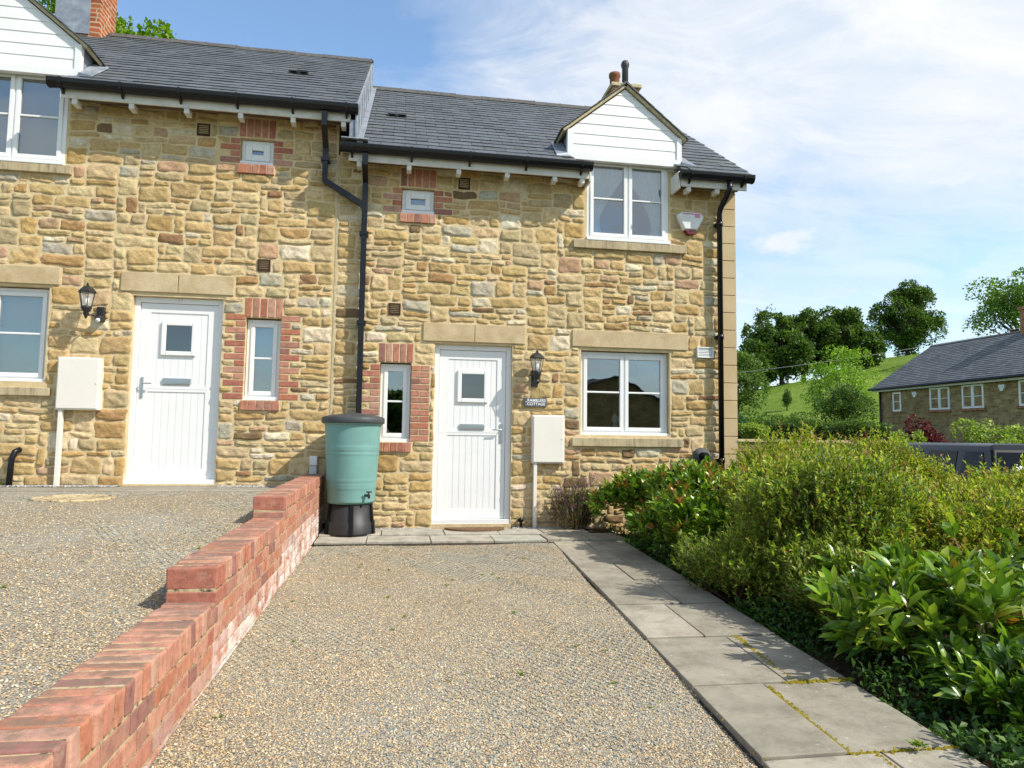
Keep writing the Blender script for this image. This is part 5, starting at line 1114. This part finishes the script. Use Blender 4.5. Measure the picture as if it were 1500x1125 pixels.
# ------------------------------------------------------------------ planting bed
def gz(x, y): return -0.125-0.03*(x-1.6)-0.02
shrub('broadleaf_shrub', 'glossy broad-leaved shrub against the cottage wall, nearest the name plate', 'shrub', (2.40, -0.88, gz(2.4, 0)), (0.84, 0.66, 1.0), 1000, 11, (0.05, 0.085), (0.30, 0.42), LAU, LWt, 'leaf_gloss', SB, spike=0.10, seed=3, twl=0.13, tipcol=((0.26, 0.14, 0.03), 0.10))
shrub('broadleaf_shrub', 'glossy broad-leaved shrub beneath the black flue at the corner drainpipe', 'shrub', (3.25, -0.80, gz(3.2, 0)), (0.70, 0.56, 0.98), 760, 11, (0.05, 0.08), (0.30, 0.42), LAU, LWt, 'leaf_gloss', SB, spike=0.12, seed=4, twl=0.13, tipcol=((0.28, 0.13, 0.04), 0.14))
shrub('broadleaf_shrub', 'glossy lime-leaved shrub leaning over the slab path, second from the wall', 'shrub', (2.42, -2.15, gz(2.7, 0)), (0.74, 0.82, 0.98), 1200, 11, (0.055, 0.09), (0.28, 0.40), LAU, LWt, 'leaf_gloss', SB, spike=0.08, seed=5, twl=0.14, tipcol=((0.30, 0.15, 0.04), 0.10))
hy = [((3.85, -1.0), (0.70, 0.65, 1.34), 'feathery tall shrub rising beside the pale corner stones of the cottage', 6, 0.22), ((4.95, -1.0), (0.90, 0.75, 1.36), 'feathery yellow-green shrub in the back row in front of the parked cars', 7, 0.12), ((5.75, -1.9), (0.9, 0.9, 1.04), 'feathery shrub in front of the tail lamp of the dark car', 8, 0.12),
      ((3.65, -2.25), (0.95, 0.80, 1.22), 'dense yellowish fine-leaved shrub in the middle of the bed', 9, 0.10), ((4.95, -2.9), (0.95, 0.9, 1.00), 'fine-leaved shrub at the right edge of the photo below the dark car', 10, 0.12), ((3.0, -3.05), (0.90, 0.78, 1.10), 'fine-leaved shrub spilling towards the widest shaded paving slabs', 11, 0.08),
      ((3.60, -3.65), (0.95, 0.80, 1.02), 'fine-leaved green shrub behind the large-leaved plant in the foreground', 12, 0.08), ((4.6, -4.1), (0.8, 0.7, 0.95), 'fine-leaved shrub partly cut by the right edge of the frame behind the foreground plant', 15, 0.08)]
for (p, rc, lb, sd_, spk) in hy:
    shrub('fine_leaf_shrub', lb, 'shrub', (p[0], p[1], gz(*p)), rc, 4200, 15, (0.024, 0.056), (0.30, 0.46), HYP, HW, 'leaf_soft', SB, spike=spk+0.06, seed=sd_, twl=0.22, upb=0.45, nlobe=13, rag=0.045, tipcol=((0.36, 0.22, 0.09), 0.10))
shrub('fine_leaf_shrub', 'low fine-leaved shrub hugging the path edge beneath the taller bushes', 'shrub', (2.38, -4.0, gz(2.4, 0)), (0.72, 0.75, 1.08), 3600, 13, (0.024, 0.050), (0.32, 0.46), HYP, [20, 40, 6, 30, 1, 2], 'leaf_soft', SB, seed=13, twl=0.18, nlobe=14, rag=0.04, spike=0.1)
shrub('fine_leaf_shrub', 'dark low shrub under the overhanging lime-leaved bush at the path edge', 'shrub', (2.20, -3.0, gz(2.4, 0)), (0.38, 0.60, 0.50), 1500, 13, (0.024, 0.044), (0.32, 0.46), HYP, [10, 40, 3, 40, 1, 2], 'leaf_soft', SB, seed=17, twl=0.18, nlobe=11, rag=0.04, spike=0.1)
shrub('fine_leaf_shrub', 'sprawling fine-leaved shrub at the path edge just behind the foreground evergreen', 'shrub', (2.08, -4.6, gz(2.1, 0)), (0.46, 0.60, 0.60), 1900, 12, (0.022, 0.042), (0.32, 0.46), HYP, [16, 40, 5, 36, 1, 2], 'leaf_soft', SB, seed=18, twl=0.15, nlobe=12, rag=0.04)
shrub('fine_leaf_shrub', 'low fine-leaved shrub filling the path edge beside the mossiest slab joint', 'shrub', (2.02, -3.55, gz(2.0, 0)), (0.40, 0.65, 0.62), 1600, 12, (0.022, 0.042), (0.32, 0.46), HYP, [16, 40, 5, 36, 1, 2], 'leaf_soft', SB, seed=19, twl=0.15, nlobe=12, rag=0.04)
BIG = [(0.18, 0.29, 0.028), (0.11, 0.20, 0.02), (0.31, 0.38, 0.04), (0.05, 0.11, 0.015), (0.34, 0.22, 0.03)]
shrub('large_leaf_shrub', 'foreground evergreen with long glossy leaves arching over the path at the lower right', 'shrub', (2.55, -5.05, gz(2.6, 0)), (1.08, 0.66, 0.68), 200, 11, (0.09, 0.145), (0.30, 0.40), BIG, [34, 32, 20, 16, 0.7], 'leaf_gloss', SB, seed=14, twl=0.15, twig_r=0.005, upb=0.55, nlobe=16, rag=0.05, tipcol=((0.30, 0.13, 0.03), 0.04))
shrub('large_leaf_shrub', 'low evergreen with long glossy leaves in the bottom right corner', 'shrub', (2.30, -5.75, gz(2.6, 0)), (0.66, 0.55, 0.42), 230, 10, (0.06, 0.11), (0.30, 0.40), BIG, [10, 40, 4, 46, 0.6], 'leaf_gloss', SB, seed=16, twl=0.12, twig_r=0.005, upb=0.5, nlobe=12)
# lavender
lvr = shrub('lavender', 'straggly lavender with purple tips at the wall beside the meter-box conduit', 'plant', (1.66, -0.26, gz(1.6, 0)), (0.36, 0.20, 0.68), 620, 12, (0.03, 0.055), (0.12, 0.2), [(0.14, 0.15, 0.09), (0.10, 0.12, 0.06), (0.16, 0.10, 0.06)], [3, 3, 2], 'leaf_soft', None, seed=20, twl=0.2, upb=0.9, spike=0.22, rag=0.05, tipcol=((0.34, 0.15, 0.36), 0.30))
# ground cover and litter
def cover(name, label, n, f, Lr, pal, wts, hmax, m='leaf_soft'):
    P = []
    while len(P) < n:
        y = R.uniform(-7.4, -0.25); x = pathR(y)-0.02+abs(R.gauss(0, 0.55)); 
        if x > 5.3 or not f(x, y): continue
        P.append((x, y, gz(x, y)+R.uniform(0, hmax)*(0.5+0.5*math.sin(x*8+y*6))))
    P = np.array(P); D = unit(n); D[:, 2] = np.abs(D[:, 2])+0.25; L_ = NR.uniform(*Lr, n)
    tag(leaves(name, P, D, L_, L_*0.55, palcol(pal, wts, n, 0.3), m, None), kind='stuff', label=label)
cover('ground_cover', 'low dark green ground cover under the shrubs', 17000, lambda x, y: math.sin(x*5+y*3.3)+math.sin(y*4.1) > -1.1, (0.022, 0.05), [(0.05, 0.12, 0.02), (0.10, 0.18, 0.03), (0.035, 0.08, 0.02)], [4, 2, 4], 0.20)
cover('leaf_litter', 'dry brown leaves lying on the bed', 1600, lambda x, y: True, (0.02, 0.045), [(0.10, 0.055, 0.03), (0.17, 0.09, 0.04), (0.05, 0.03, 0.02)], [4, 2, 4], 0.015)

# ------------------------------------------------------------------ parked cars
def car(label, centre, heading, gz_, paint, txt=None, H=1.5, W=1.74, L=4.25):
    root = empty('parked_car', (centre[0], centre[1], gz_), label, 'car', 'cars parked beyond the planting bed'); mt = Matrix.Translation((centre[0], centre[1], gz_)) @ Matrix.Rotation(-heading, 4, 'Z')
    def fin(mb, name, m, par=root, bev=0.0):
        mb.v = [tuple(mt @ Vector(v)) for v in mb.v]; return mb.build(name, m, par, bevel=bev, seg=3)
    hw = W/2; hl = L/2; b = MB()
    # body shell lofted along y : (y, half width, z bottom, z belt)
    st_ = [(-hl, hw*0.86, 0.36, 0.74), (-hl+0.06, hw*0.93, 0.26, 0.90), (-hl+0.5, hw, 0.20, 0.95), (-0.3, hw, 0.19, 0.94), (0.75, hw, 0.19, 0.93), (1.2, hw*0.98, 0.20, 0.90), (hl-0.35, hw*0.92, 0.22, 0.76), (hl-0.04, hw*0.80, 0.30, 0.58)]
    vs = []; fs = []
    for (y, w_, z0, z1) in st_: vs += [(-w_*0.94, y, z0), (-w_, y, (z0+z1)/2), (-w_*0.97, y, z1-0.05), (-w_*0.86, y, z1), (w_*0.86, y, z1), (w_*0.97, y, z1-0.05), (w_, y, (z0+z1)/2), (w_*0.94, y, z0)]
    for i in range(len(st_)-1):
        for k in range(8): fs.append((i*8+k, (i+1)*8+k, (i+1)*8+(k+1) % 8, i*8+(k+1) % 8))
    fs += [tuple(range(8)), tuple(range((len(st_)-1)*8, len(st_)*8))[::-1]]; b.add(vs, fs, smooth=True); fin(b, 'body', paint)
    c = MB(); zb, zt = 0.93, H; ring = lambda z, w_, y0, y1: [(-w_, y0, z), (w_, y0, z), (w_, y1, z), (-w_, y1, z)]
    secs = [ring(zb-0.03, hw*0.90, -hl+0.10, 1.50), ring(zb+0.05, hw*0.88, -hl+0.12, 1.38), ring(zt-0.09, hw*0.745, -hl+0.34, 0.82), ring(zt-0.02, hw*0.68, -hl+0.44, 0.68), ring(zt, hw*0.55, -hl+0.62, 0.50)]
    vs = [p for s_ in secs for p in s_]; fs = []
    for i in range(len(secs)-1):
        for k in range(4): fs.append((i*4+k, i*4+(k+1) % 4, (i+1)*4+(k+1) % 4, (i+1)*4+k))
    fs.append((16, 17, 18, 19)); c.add(vs, fs); fin(c, 'roof', paint, bev=0.03)
    def P(s, t, z): # side-glass point: s side, t 0..1 along length at height z
        f = (z-(zb+0.05))/(zt-0.09-zb-0.05); w_ = hw*(0.88+(0.745-0.88)*f)+0.006; y0 = -hl+0.12+(0.22)*f; y1 = 1.38-0.56*f; return (s*w_, y0+(y1-y0)*t, z)
    for s in (-1, 1):
        for t0, t1 in ((0.05, 0.24), (0.27, 0.58), (0.61, 0.93)):
            g = MB(); g.add([P(s, t0, zb+0.06), P(s, t1, zb+0.06), P(s, t1-0.02, zt-0.12), P(s, t0+0.02, zt-0.12)], [(0, 1, 2, 3)]); fin(g, 'side_window', 'car_glass')
    yb_ = lambda z: -hl+0.12+0.22*(z-(zb+0.05))/(zt-0.09-zb-0.05)-0.006
    g = MB(); wz = lambda z: hw*(0.88-0.135*(z-(zb+0.05))/(zt-0.14-zb))-0.06; z0, z1 = zb+0.04, zt-0.12
    g.add([(-wz(z0), yb_(z0), z0), (wz(z0), yb_(z0), z0), (wz(z1), yb_(z1), z1), (-wz(z1), yb_(z1), z1)], [(0, 1, 2, 3)]); fin(g, 'rear_window', 'car_glass')
    f0 = lambda z: 1.38-0.56*(z-(zb+0.05))/(zt-0.09-zb-0.05)+0.006
    g = MB(); g.add([(-wz(z0), f0(z0), z0), (wz(z0), f0(z0), z0), (wz(z1), f0(z1), z1), (-wz(z1), f0(z1), z1)], [(3, 2, 1, 0)]); fin(g, 'windscreen', 'car_glass')
    g = MB(); g.box(-0.22, 0.22, yb_(z1+0.04)-0.02, yb_(z1+0.04)+0.03, z1+0.015, z1+0.04); fin(g, 'brake_light', 'tail_red')
    for s in (-1, 1):
        g = MB(); g.box(min(s*(hw-0.17), s*(hw-0.01)), max(s*(hw-0.17), s*(hw-0.01)), -hl-0.01, -hl+0.22, 0.68, 0.93); tl = fin(g, 'tail_lamp', 'tail_red', bev=0.03)
        g = MB(); g.box(min(s*(hw-0.15), s*(hw-0.04)), max(s*(hw-0.15), s*(hw-0.04)), -hl-0.016, -hl, 0.80, 0.855); fin(g, 'lens', 'sign_white', tl)
        for yy in (-hl+0.78, hl-0.85):
            g = MB(); g.tube([(s*(hw-0.20), yy, 0.31), (s*(hw+0.005), yy, 0.31)], 0.31, 28); wh = fin(g, 'wheel', 'tyre', bev=0.02); g = MB(); g.tube([(s*(hw+0.004), yy, 0.31), (s*(hw+0.012), yy, 0.31)], 0.20, 20); fin(g, 'rim', 'rim', wh)
        g = MB(); g.box(min(s*(hw-0.02), s*(hw+0.16)), max(s*(hw-0.02), s*(hw+0.16)), 0.72, 0.82, 0.93, 1.05); fin(g, 'door_mirror', paint, bev=0.03)
    g = MB(); g.box(-hw*0.9, hw*0.9, -hl-0.06, -hl+0.1, 0.30, 0.52); fin(g, 'bumper', paint, bev=0.04)
    if txt:
        zt_ = z0+0.21; t_ = text_mesh('rear_lettering', txt, 0.135, 'sign_white', None, (0, 0, 0), ext=0.001, align='LEFT', bold=0.001); t_.data.transform(mt @ Matrix.Translation((-wz(z0)+0.26, yb_(zt_)-0.012, zt_)) @ Matrix.Rotation(-math.atan2(0.22, 0.40), 4, 'X')); t_.parent = root; t_.matrix_parent_inverse = parent_inv(root)
    return root
car('dark grey estate car with white rear-window lettering parked beyond the shrubs at the right edge', (8.55, 1.65), rad(13), -0.49, 'car_dark', 'Stev', H=1.50, L=4.4)
car('pale teal hatchback with red tail lamps glimpsed past the cottage corner stones', (5.72, 7.2), rad(2), -0.49, 'car_teal', None, H=1.44)

# ------------------------------------------------------------------ retaining wall, far bungalow
rw = empty('stone_wall', (10, 10.0, -0.5), 'low stone retaining wall with flat pale capping beyond the parked cars', 'stone wall')
MB().box(4.2, 14.6, 9.9, 10.25, -0.7, 0.96).build('wall', 'coursed_brick', rw); mb = MB(); x = 4.2
while x < 14.6: mb.boxj(x+0.004, min(x+0.75, 14.6), 9.84, 10.30, 0.96, 1.035, j=0.004); x += 0.755
mb.build('capping', 'ashlar', rw, bevel=0.01)
fh = empty('bungalow', (27.3, 14, 0.9), 'brown stone bungalow with slate roof and white windows beyond the cars at the right', 'house')
MB().prism([(24.0, 0.3), (30.6, 0.3), (30.6, 3.70), (27.3, 5.95), (24.0, 3.70)], 'y', 3.0, 23.75).build('wall', 'coursed_brick', fh)
rf = part_empty('roof', fh)
pp = (6.07-3.72)/(27.3-23.68)
MB().prism([(23.68, 3.72), (27.3, 6.07), (30.92, 3.72), (30.92, 3.66), (27.3, 6.0), (23.68, 3.66)], 'y', 2.8, 23.92).build('roof_deck', 'ridge_clay', rf)
sl = MB(); Ls = math.hypot(3.62, 2.35); n = int(Ls/0.19)+1; cs, sn = 3.62/Ls, 2.35/Ls
for j in range(n):
    s0, s1 = j*0.19-0.02, min(j*0.19+0.21, Ls); y = 2.8-(j % 2)*0.14
    while y < 23.95:
        a_, b_ = max(y, 2.78), min(y+0.275, 23.97); y += 0.28; k = R.uniform(0.75, 1.3); l0 = 0.012+R.uniform(0, 0.005)
        if b_-a_ < 0.04: continue
        q8 = [(23.68+s*cs-h*sn, yy, 3.72+s*sn+h*cs) for (s, h) in ((s0, l0+0.016), (s1, 0.01)) for yy in (a_, b_)]
        q8 += [(23.68+s0*cs-l0*sn, a_, 3.72+s0*sn+l0*cs), (23.68+s0*cs-l0*sn, b_, 3.72+s0*sn+l0*cs)]
        sl.add(q8, [(0, 2, 3, 1), (0, 1, 5, 4)], (0.098*k, 0.104*k, 0.112*k))
sl.build('slates', 'slate', rf); rg = MB(); y = 2.8
while y < 23.9: rg.prism([(27.18, 6.04), (27.3, 6.13), (27.42, 6.04), (27.3, 6.06)], 'y', y, min(y+0.445, 23.95)); y += 0.45
rg.build('ridge_tiles', 'ridge_clay', rf)
MB().prism([(23.54, 3.74), (23.52, 3.66), (23.56, 3.62), (23.62, 3.62), (23.66, 3.68), (23.66, 3.74)], 'y', 2.8, 23.95).build('gutter', 'black_plastic', fh)
mb = MB(); mb.box(23.70, 23.73, 2.9, 23.85, 3.54, 3.64); mb.build('fascia', 'eaves_white', fh)
MB().tube([(23.93, 23.55, 3.6), (23.93, 23.55, 0.6)], 0.04, 10).build('downpipe', 'black_plastic', fh)
for (ya, yb, za, zb_, nl_) in ((22.14, 22.71, 2.53, 3.48, 1), (19.11, 20.28, 2.51, 3.54, 2), (17.28, 18.42, 2.51, 3.54, 2), (14.4, 15.6, 2.51, 3.54, 2), (11, 12.2, 2.51, 3.54, 2)):
    wv = part_empty('window', fh); f = MB(); t = 0.085; xf = 23.965
    f.box(xf, xf+0.08, ya, yb, za, za+t); f.box(xf, xf+0.08, ya, yb, zb_-t, zb_); f.box(xf, xf+0.08, ya, ya+t, za+t, zb_-t); f.box(xf, xf+0.08, yb-t, yb, za+t, zb_-t)
    if nl_ == 2: f.box(xf, xf+0.08, (ya+yb)/2-0.07, (ya+yb)/2+0.07, za+t, zb_-t)
    f.box(xf+0.02, xf+0.07, ya+t, yb-t, (za+zb_)/2-0.015, (za+zb_)/2+0.015); f.build('frame', 'upvc', wv); MB().box(xf+0.045, xf+0.06, ya+t-0.01, yb-t+0.01, za+t-0.01, zb_-t+0.01).build('pane', 'far_pane', wv) if False else MB().box(xf+0.045, xf+0.06, ya+t-0.01, yb-t+0.01, za+t-0.01, zb_-t+0.01).build('pane', 'dark_pane', wv)
    MB().box(23.92, 24.0, ya-0.08, yb+0.08, za-0.10, za-0.002).build('sill', 'chimney_brick', wv)
for y in (21.2, 16.35):
    mb = MB(); mb.prism([(y-0.13, 3.42), (y+0.13, 3.42), (y+0.15, 3.34), (y+0.05, 3.16), (y-0.05, 3.16), (y-0.15, 3.34)], 'x', 23.92, 24.0); tag(origin(mb.build('alarm_box', 'alarm_white'), (23.95, y, 3.3)), 'tiny pale alarm box on the bungalow wall %s' % ('between its first two windows' if y > 20 else 'right of its third window'), 'alarm box')
ch = MB(); ch.box(27.0, 27.6, 17.55, 18.35, 5.6, 7.0); ch.box(26.94, 27.66, 17.49, 18.41, 7.0, 7.12); cho = ch.build('chimney', 'chimney_brick', rf)
MB().lathe([(0.14, 0), (0.12, 0.1), (0.12, 0.35), (0.14, 0.4)], (27.3, 18.1, 7.12), 14).build('chimney_pot', 'chimney_pot', cho)
# overhead cable
cb = MB(); cps = []
for k in range(25):
    t = k/24; cps.append((5+45*t, 30, 3.1+7.6*t-1.0*math.sin(math.pi*t)+0.3))
cb.tube(cps, 0.014, 6); tag(cb.build('overhead_cable', 'cable'), 'thin overhead cable running past the trees on the hill', 'cable')

# ------------------------------------------------------------------ far planting
def tz(x, y): return float(terrain(x, y))
DG = [(0.07, 0.125, 0.022), (0.045, 0.085, 0.018), (0.11, 0.175, 0.03), (0.15, 0.22, 0.04)]; DW = [36, 30, 22, 8]
LG = [(0.22, 0.36, 0.03), (0.15, 0.27, 0.025), (0.32, 0.46, 0.05), (0.09, 0.17, 0.02)]; LW = [34, 28, 22, 12]
MG = [(0.09, 0.16, 0.025), (0.06, 0.12, 0.02), (0.14, 0.22, 0.04)]; MW = [3, 3, 2]
HT = 'trees along the crest of the hill'
def hilltree(lb, x, y, top, cr, n, seed, pal=DG, w_=DW, low=-0.06, grp=HT, **k):
    z = tz(x, y)-0.2; k.setdefault('nl', 34); k.setdefault('lobe_r', (0.17, 0.29)); k.setdefault('airy', 0.3); k.setdefault('dens_in', 0.35); return tree(lb, (x, y, z), top-z, cr, pal, w_, int(n*1.5), (0.20, 0.42), seed, low=low, group=grp, name='broadleaf_tree', **k)
hilltree('dark tree at the left end of the hilltop clump, partly behind a paler tree', 35.3, 56.3, 11.8, 4.2, 11000, 31)
hilltree('tall dark tree second from the left in the hilltop clump', 38.0, 56.2, 15.4, 4.5, 18000, 32)
hilltree('tallest dark tree in the middle of the hilltop clump', 41.6, 58.0, 16.2, 4.6, 18000, 33)
hilltree('broad dark tree towards the right of the hilltop clump', 44.8, 56.2, 15.8, 4.5, 18000, 34)
hilltree('dark tree at the right end of the hilltop clump, dipping to the gap of sky', 45.9, 54.0, 12.4, 2.2, 7000, 35)
hilltree('big solitary sycamore-like tree standing on the hilltop against the sky', 68.6, 76.0, 23.9, 5.2, 26000, 36, low=-0.03, grp=None, dens_in=0.3, airy=0.3, nl=40, lobe_r=(0.22, 0.34))
tree('slender brownish tree poking up at the left of the hilltop clump', (42.5, 67.5, tz(42.5, 67.5)), 17.6-tz(42.5, 67.5), 1.7, [(0.15, 0.12, 0.08), (0.11, 0.10, 0.05)], [1, 1], 1600, (0.15, 0.3), 37, low=0.1, name='slender_tree')
tree('mid-green tree beside the pale corner of the cottage, in front of the dark clump', (21.0, 33.2, tz(21, 33.2)), 6.9-tz(21, 33.2)+0.3, 2.3, [(0.10, 0.17, 0.035), (0.07, 0.12, 0.025), (0.17, 0.24, 0.06)], [3, 3, 2], 11000, (0.10, 0.22), 38, low=0.05, name='broadleaf_tree')
tree('loose lime-green young tree in front of the hill, left of the bungalow roof', (24.6, 27.6, tz(24, 27)), 7.0-tz(24, 27), 2.7, LG, LW, 13000, (0.07, 0.15), 39, low=0.05, airy=0.35, nl=22, name='young_tree', dens_in=0.15, lobe_r=(0.2, 0.36), trunk_r=0.06)
tree('dark green bush at the foot of the lime-green tree beside the bungalow gable', (20.6, 22.0, tz(20.6, 22)), 2.9, 1.75, DG, DW, 12000, (0.06, 0.14), 40, low=0.0, name='bush', cat='shrub', trunk_r=0.06)
tree('dark bush between the hedge and the lime-green tree', (16.8, 20.5, 0.95), 1.45, 1.9, MG, MW, 8000, (0.06, 0.13), 41, low=0.0, name='bush', cat='shrub', trunk_r=0.05)
tree('small dark conifer standing alone on the grass slope', (27.9, 38.7, tz(27.9, 38.7)), 1.4, 0.42, DG, DW, 2600, (0.06, 0.12), 42, low=-0.15, name='small_conifer')
tree('airy light-green tree rising behind the bungalow ridge', (52.5, 42.5, tz(51.5, 42.5)-1.0), 8.4, 5.2, [(0.13, 0.22, 0.03), (0.09, 0.16, 0.03), (0.19, 0.28, 0.05)], [3, 3, 2], 15000, (0.16, 0.34), 43, low=-0.05, airy=0.4, nl=30, name='broadleaf_tree', dens_in=0.3, lobe_r=(0.2, 0.34))
tree('bright green sycamore rising behind the left cottage chimney', (-14.0, 22.6, -0.3), 22.4, 4.3, [(0.16, 0.27, 0.012), (0.11, 0.20, 0.012), (0.22, 0.34, 0.02)], [3, 3, 2], 22000, (0.14, 0.30), 44, low=0.45, airy=0.35, nl=26, name='broadleaf_tree', dens_in=0.3, lobe_r=(0.16, 0.30), elong=0.8)
RED = [(0.10, 0.018, 0.028), (0.16, 0.025, 0.04), (0.06, 0.014, 0.02)]; YG = [(0.24, 0.32, 0.05), (0.15, 0.25, 0.035), (0.34, 0.38, 0.09)]
def bgshrub(lb, x, y, top, r_, pal, seed, n=3500, cat='shrub'):
    z = tz(x, y)-0.05; tree(lb, (x, y, z), top-z, r_, pal, [3, 2, 2], n, (0.05, 0.11), seed, low=0.0, name='garden_shrub', cat=cat, trunk_r=0.03, group='shrubs along the front of the bungalow', nl=12)
bgshrub('small dark red shrub left of the dark car roof', 11.3, 7.3, 1.40, 0.55, RED, 50); bgshrub('larger purple-red shrub under the bungalow windows', 12.9, 7.5, 1.85, 0.75, RED, 51, 4500)
bgshrub('bright green shrub between the two red shrubs', 12.0, 7.1, 1.45, 0.5, YG, 52); bgshrub('yellow-green shrub just right of the purple-red shrub', 13.1, 6.2, 1.60, 0.7, YG, 53); bgshrub('yellow-green shrub at the right edge of the photo under the bungalow wall', 13.9, 5.3, 1.62, 0.8, YG, 54)
bgshrub('green shrub behind the roof of the dark car', 12.9, 5.0, 1.35, 0.6, YG, 55)
# hedge on the terrace
def hedge(label, x0, y0, x1, y1, zt_, wd, n, pal, w_):
    t = NR.rand(n); P = np.stack([x0+(x1-x0)*t+NR.uniform(-wd, wd, n)*0.3, y0+(y1-y0)*t+NR.uniform(-wd, wd, n), np.zeros(n)], -1); zb_ = 0.95; h = (zt_-zb_)*(1+0.09*np.sin(t*31)+0.07*np.sin(t*73)); P[:, 2] = zb_+h*NR.rand(n)**0.45
    D = unit(n); D[:, 1] -= 0.5; L_ = NR.uniform(0.06, 0.13, n); root = empty('hedge', ((x0+x1)/2, (y0+y1)/2, 0.95), label, 'hedge'); leaves('foliage', P, D, L_, L_*0.6, palcol(pal, w_, n, 0.3), 'leaf_tree', root, simple_=True)
    c_ = MB(); c_.prism([(y0-wd*0.6, 0.9), (y0+wd*0.6, 0.9), (y0+wd*0.5, 0.9+(zt_-0.9)*0.75), (y0-wd*0.5, 0.9+(zt_-0.9)*0.75)], 'x', x0, x1); c_.build('stems', 'soil', root)
hedge('clipped dark green hedge on the terrace below the grass hill', 7.0, 15.0, 17.5, 15.0, 1.72, 0.55, 16000, DG, DW)
tree('rounded blue-green bush at the left end of the hedge by the cottage corner', (9.3, 12.0, 0.95), 1.05, 1.0, [(0.035, 0.10, 0.04), (0.05, 0.13, 0.05), (0.03, 0.07, 0.03)], [3, 2, 2], 6000, (0.05, 0.1), 45, low=0.0, name='bush', cat='shrub', trunk_r=0.03)
tree('bright lime bush in front of the hedge above the retaining wall', (10.2, 11.4, 0.95), 0.75, 0.55, YG, [3, 2, 2], 2500, (0.05, 0.1), 46, low=0.0, name='bush', cat='shrub', trunk_r=0.03)
# ------------------------------------------------------------------ across the road (seen in the window glass)
oh = empty('opposite_house', (9, -30, -1.2), 'brown stone house across the road, reflected in the ground-floor panes', 'house')
MB().prism([(3.4, -1.6), (19.4, -1.6), (19.4, 0.6), (11.4, 4.5), (3.4, 0.6)], 'y', -38.0, -29.0).build('wall', 'coursed_brick', oh); MB().prism([(3.0, 0.41), (11.4, 4.62), (19.8, 0.41), (19.8, 0.33), (11.4, 4.50), (3.0, 0.33)], 'y', -38.3, -28.7).build('roof', 'far_slate', oh)
for x in (6.5, 14.6): MB().box(x, x+1.2, -28.995, -28.93, 0.2, 1.3).build('window', 'upvc', oh)
for (x, y, h, c_, s_) in ((0.5, -30, 4.4, 2.6, 60), (18, -30, 4.2, 3.0, 61), (-10, -26, 4.5, 3.0, 62), (25, -28, 4.4, 3.2, 63)):
    tree({60: 'dark tree across the road behind the photographer', 61: 'dark tree just right of the opposite house', 62: 'dark tree across the road left of the opposite house', 63: 'dark tree furthest right across the road'}[s_], (x, y, -0.35), h, c_, DG, DW, 4500, (0.25, 0.5), s_, low=0.1, name='broadleaf_tree', group='trees across the road')
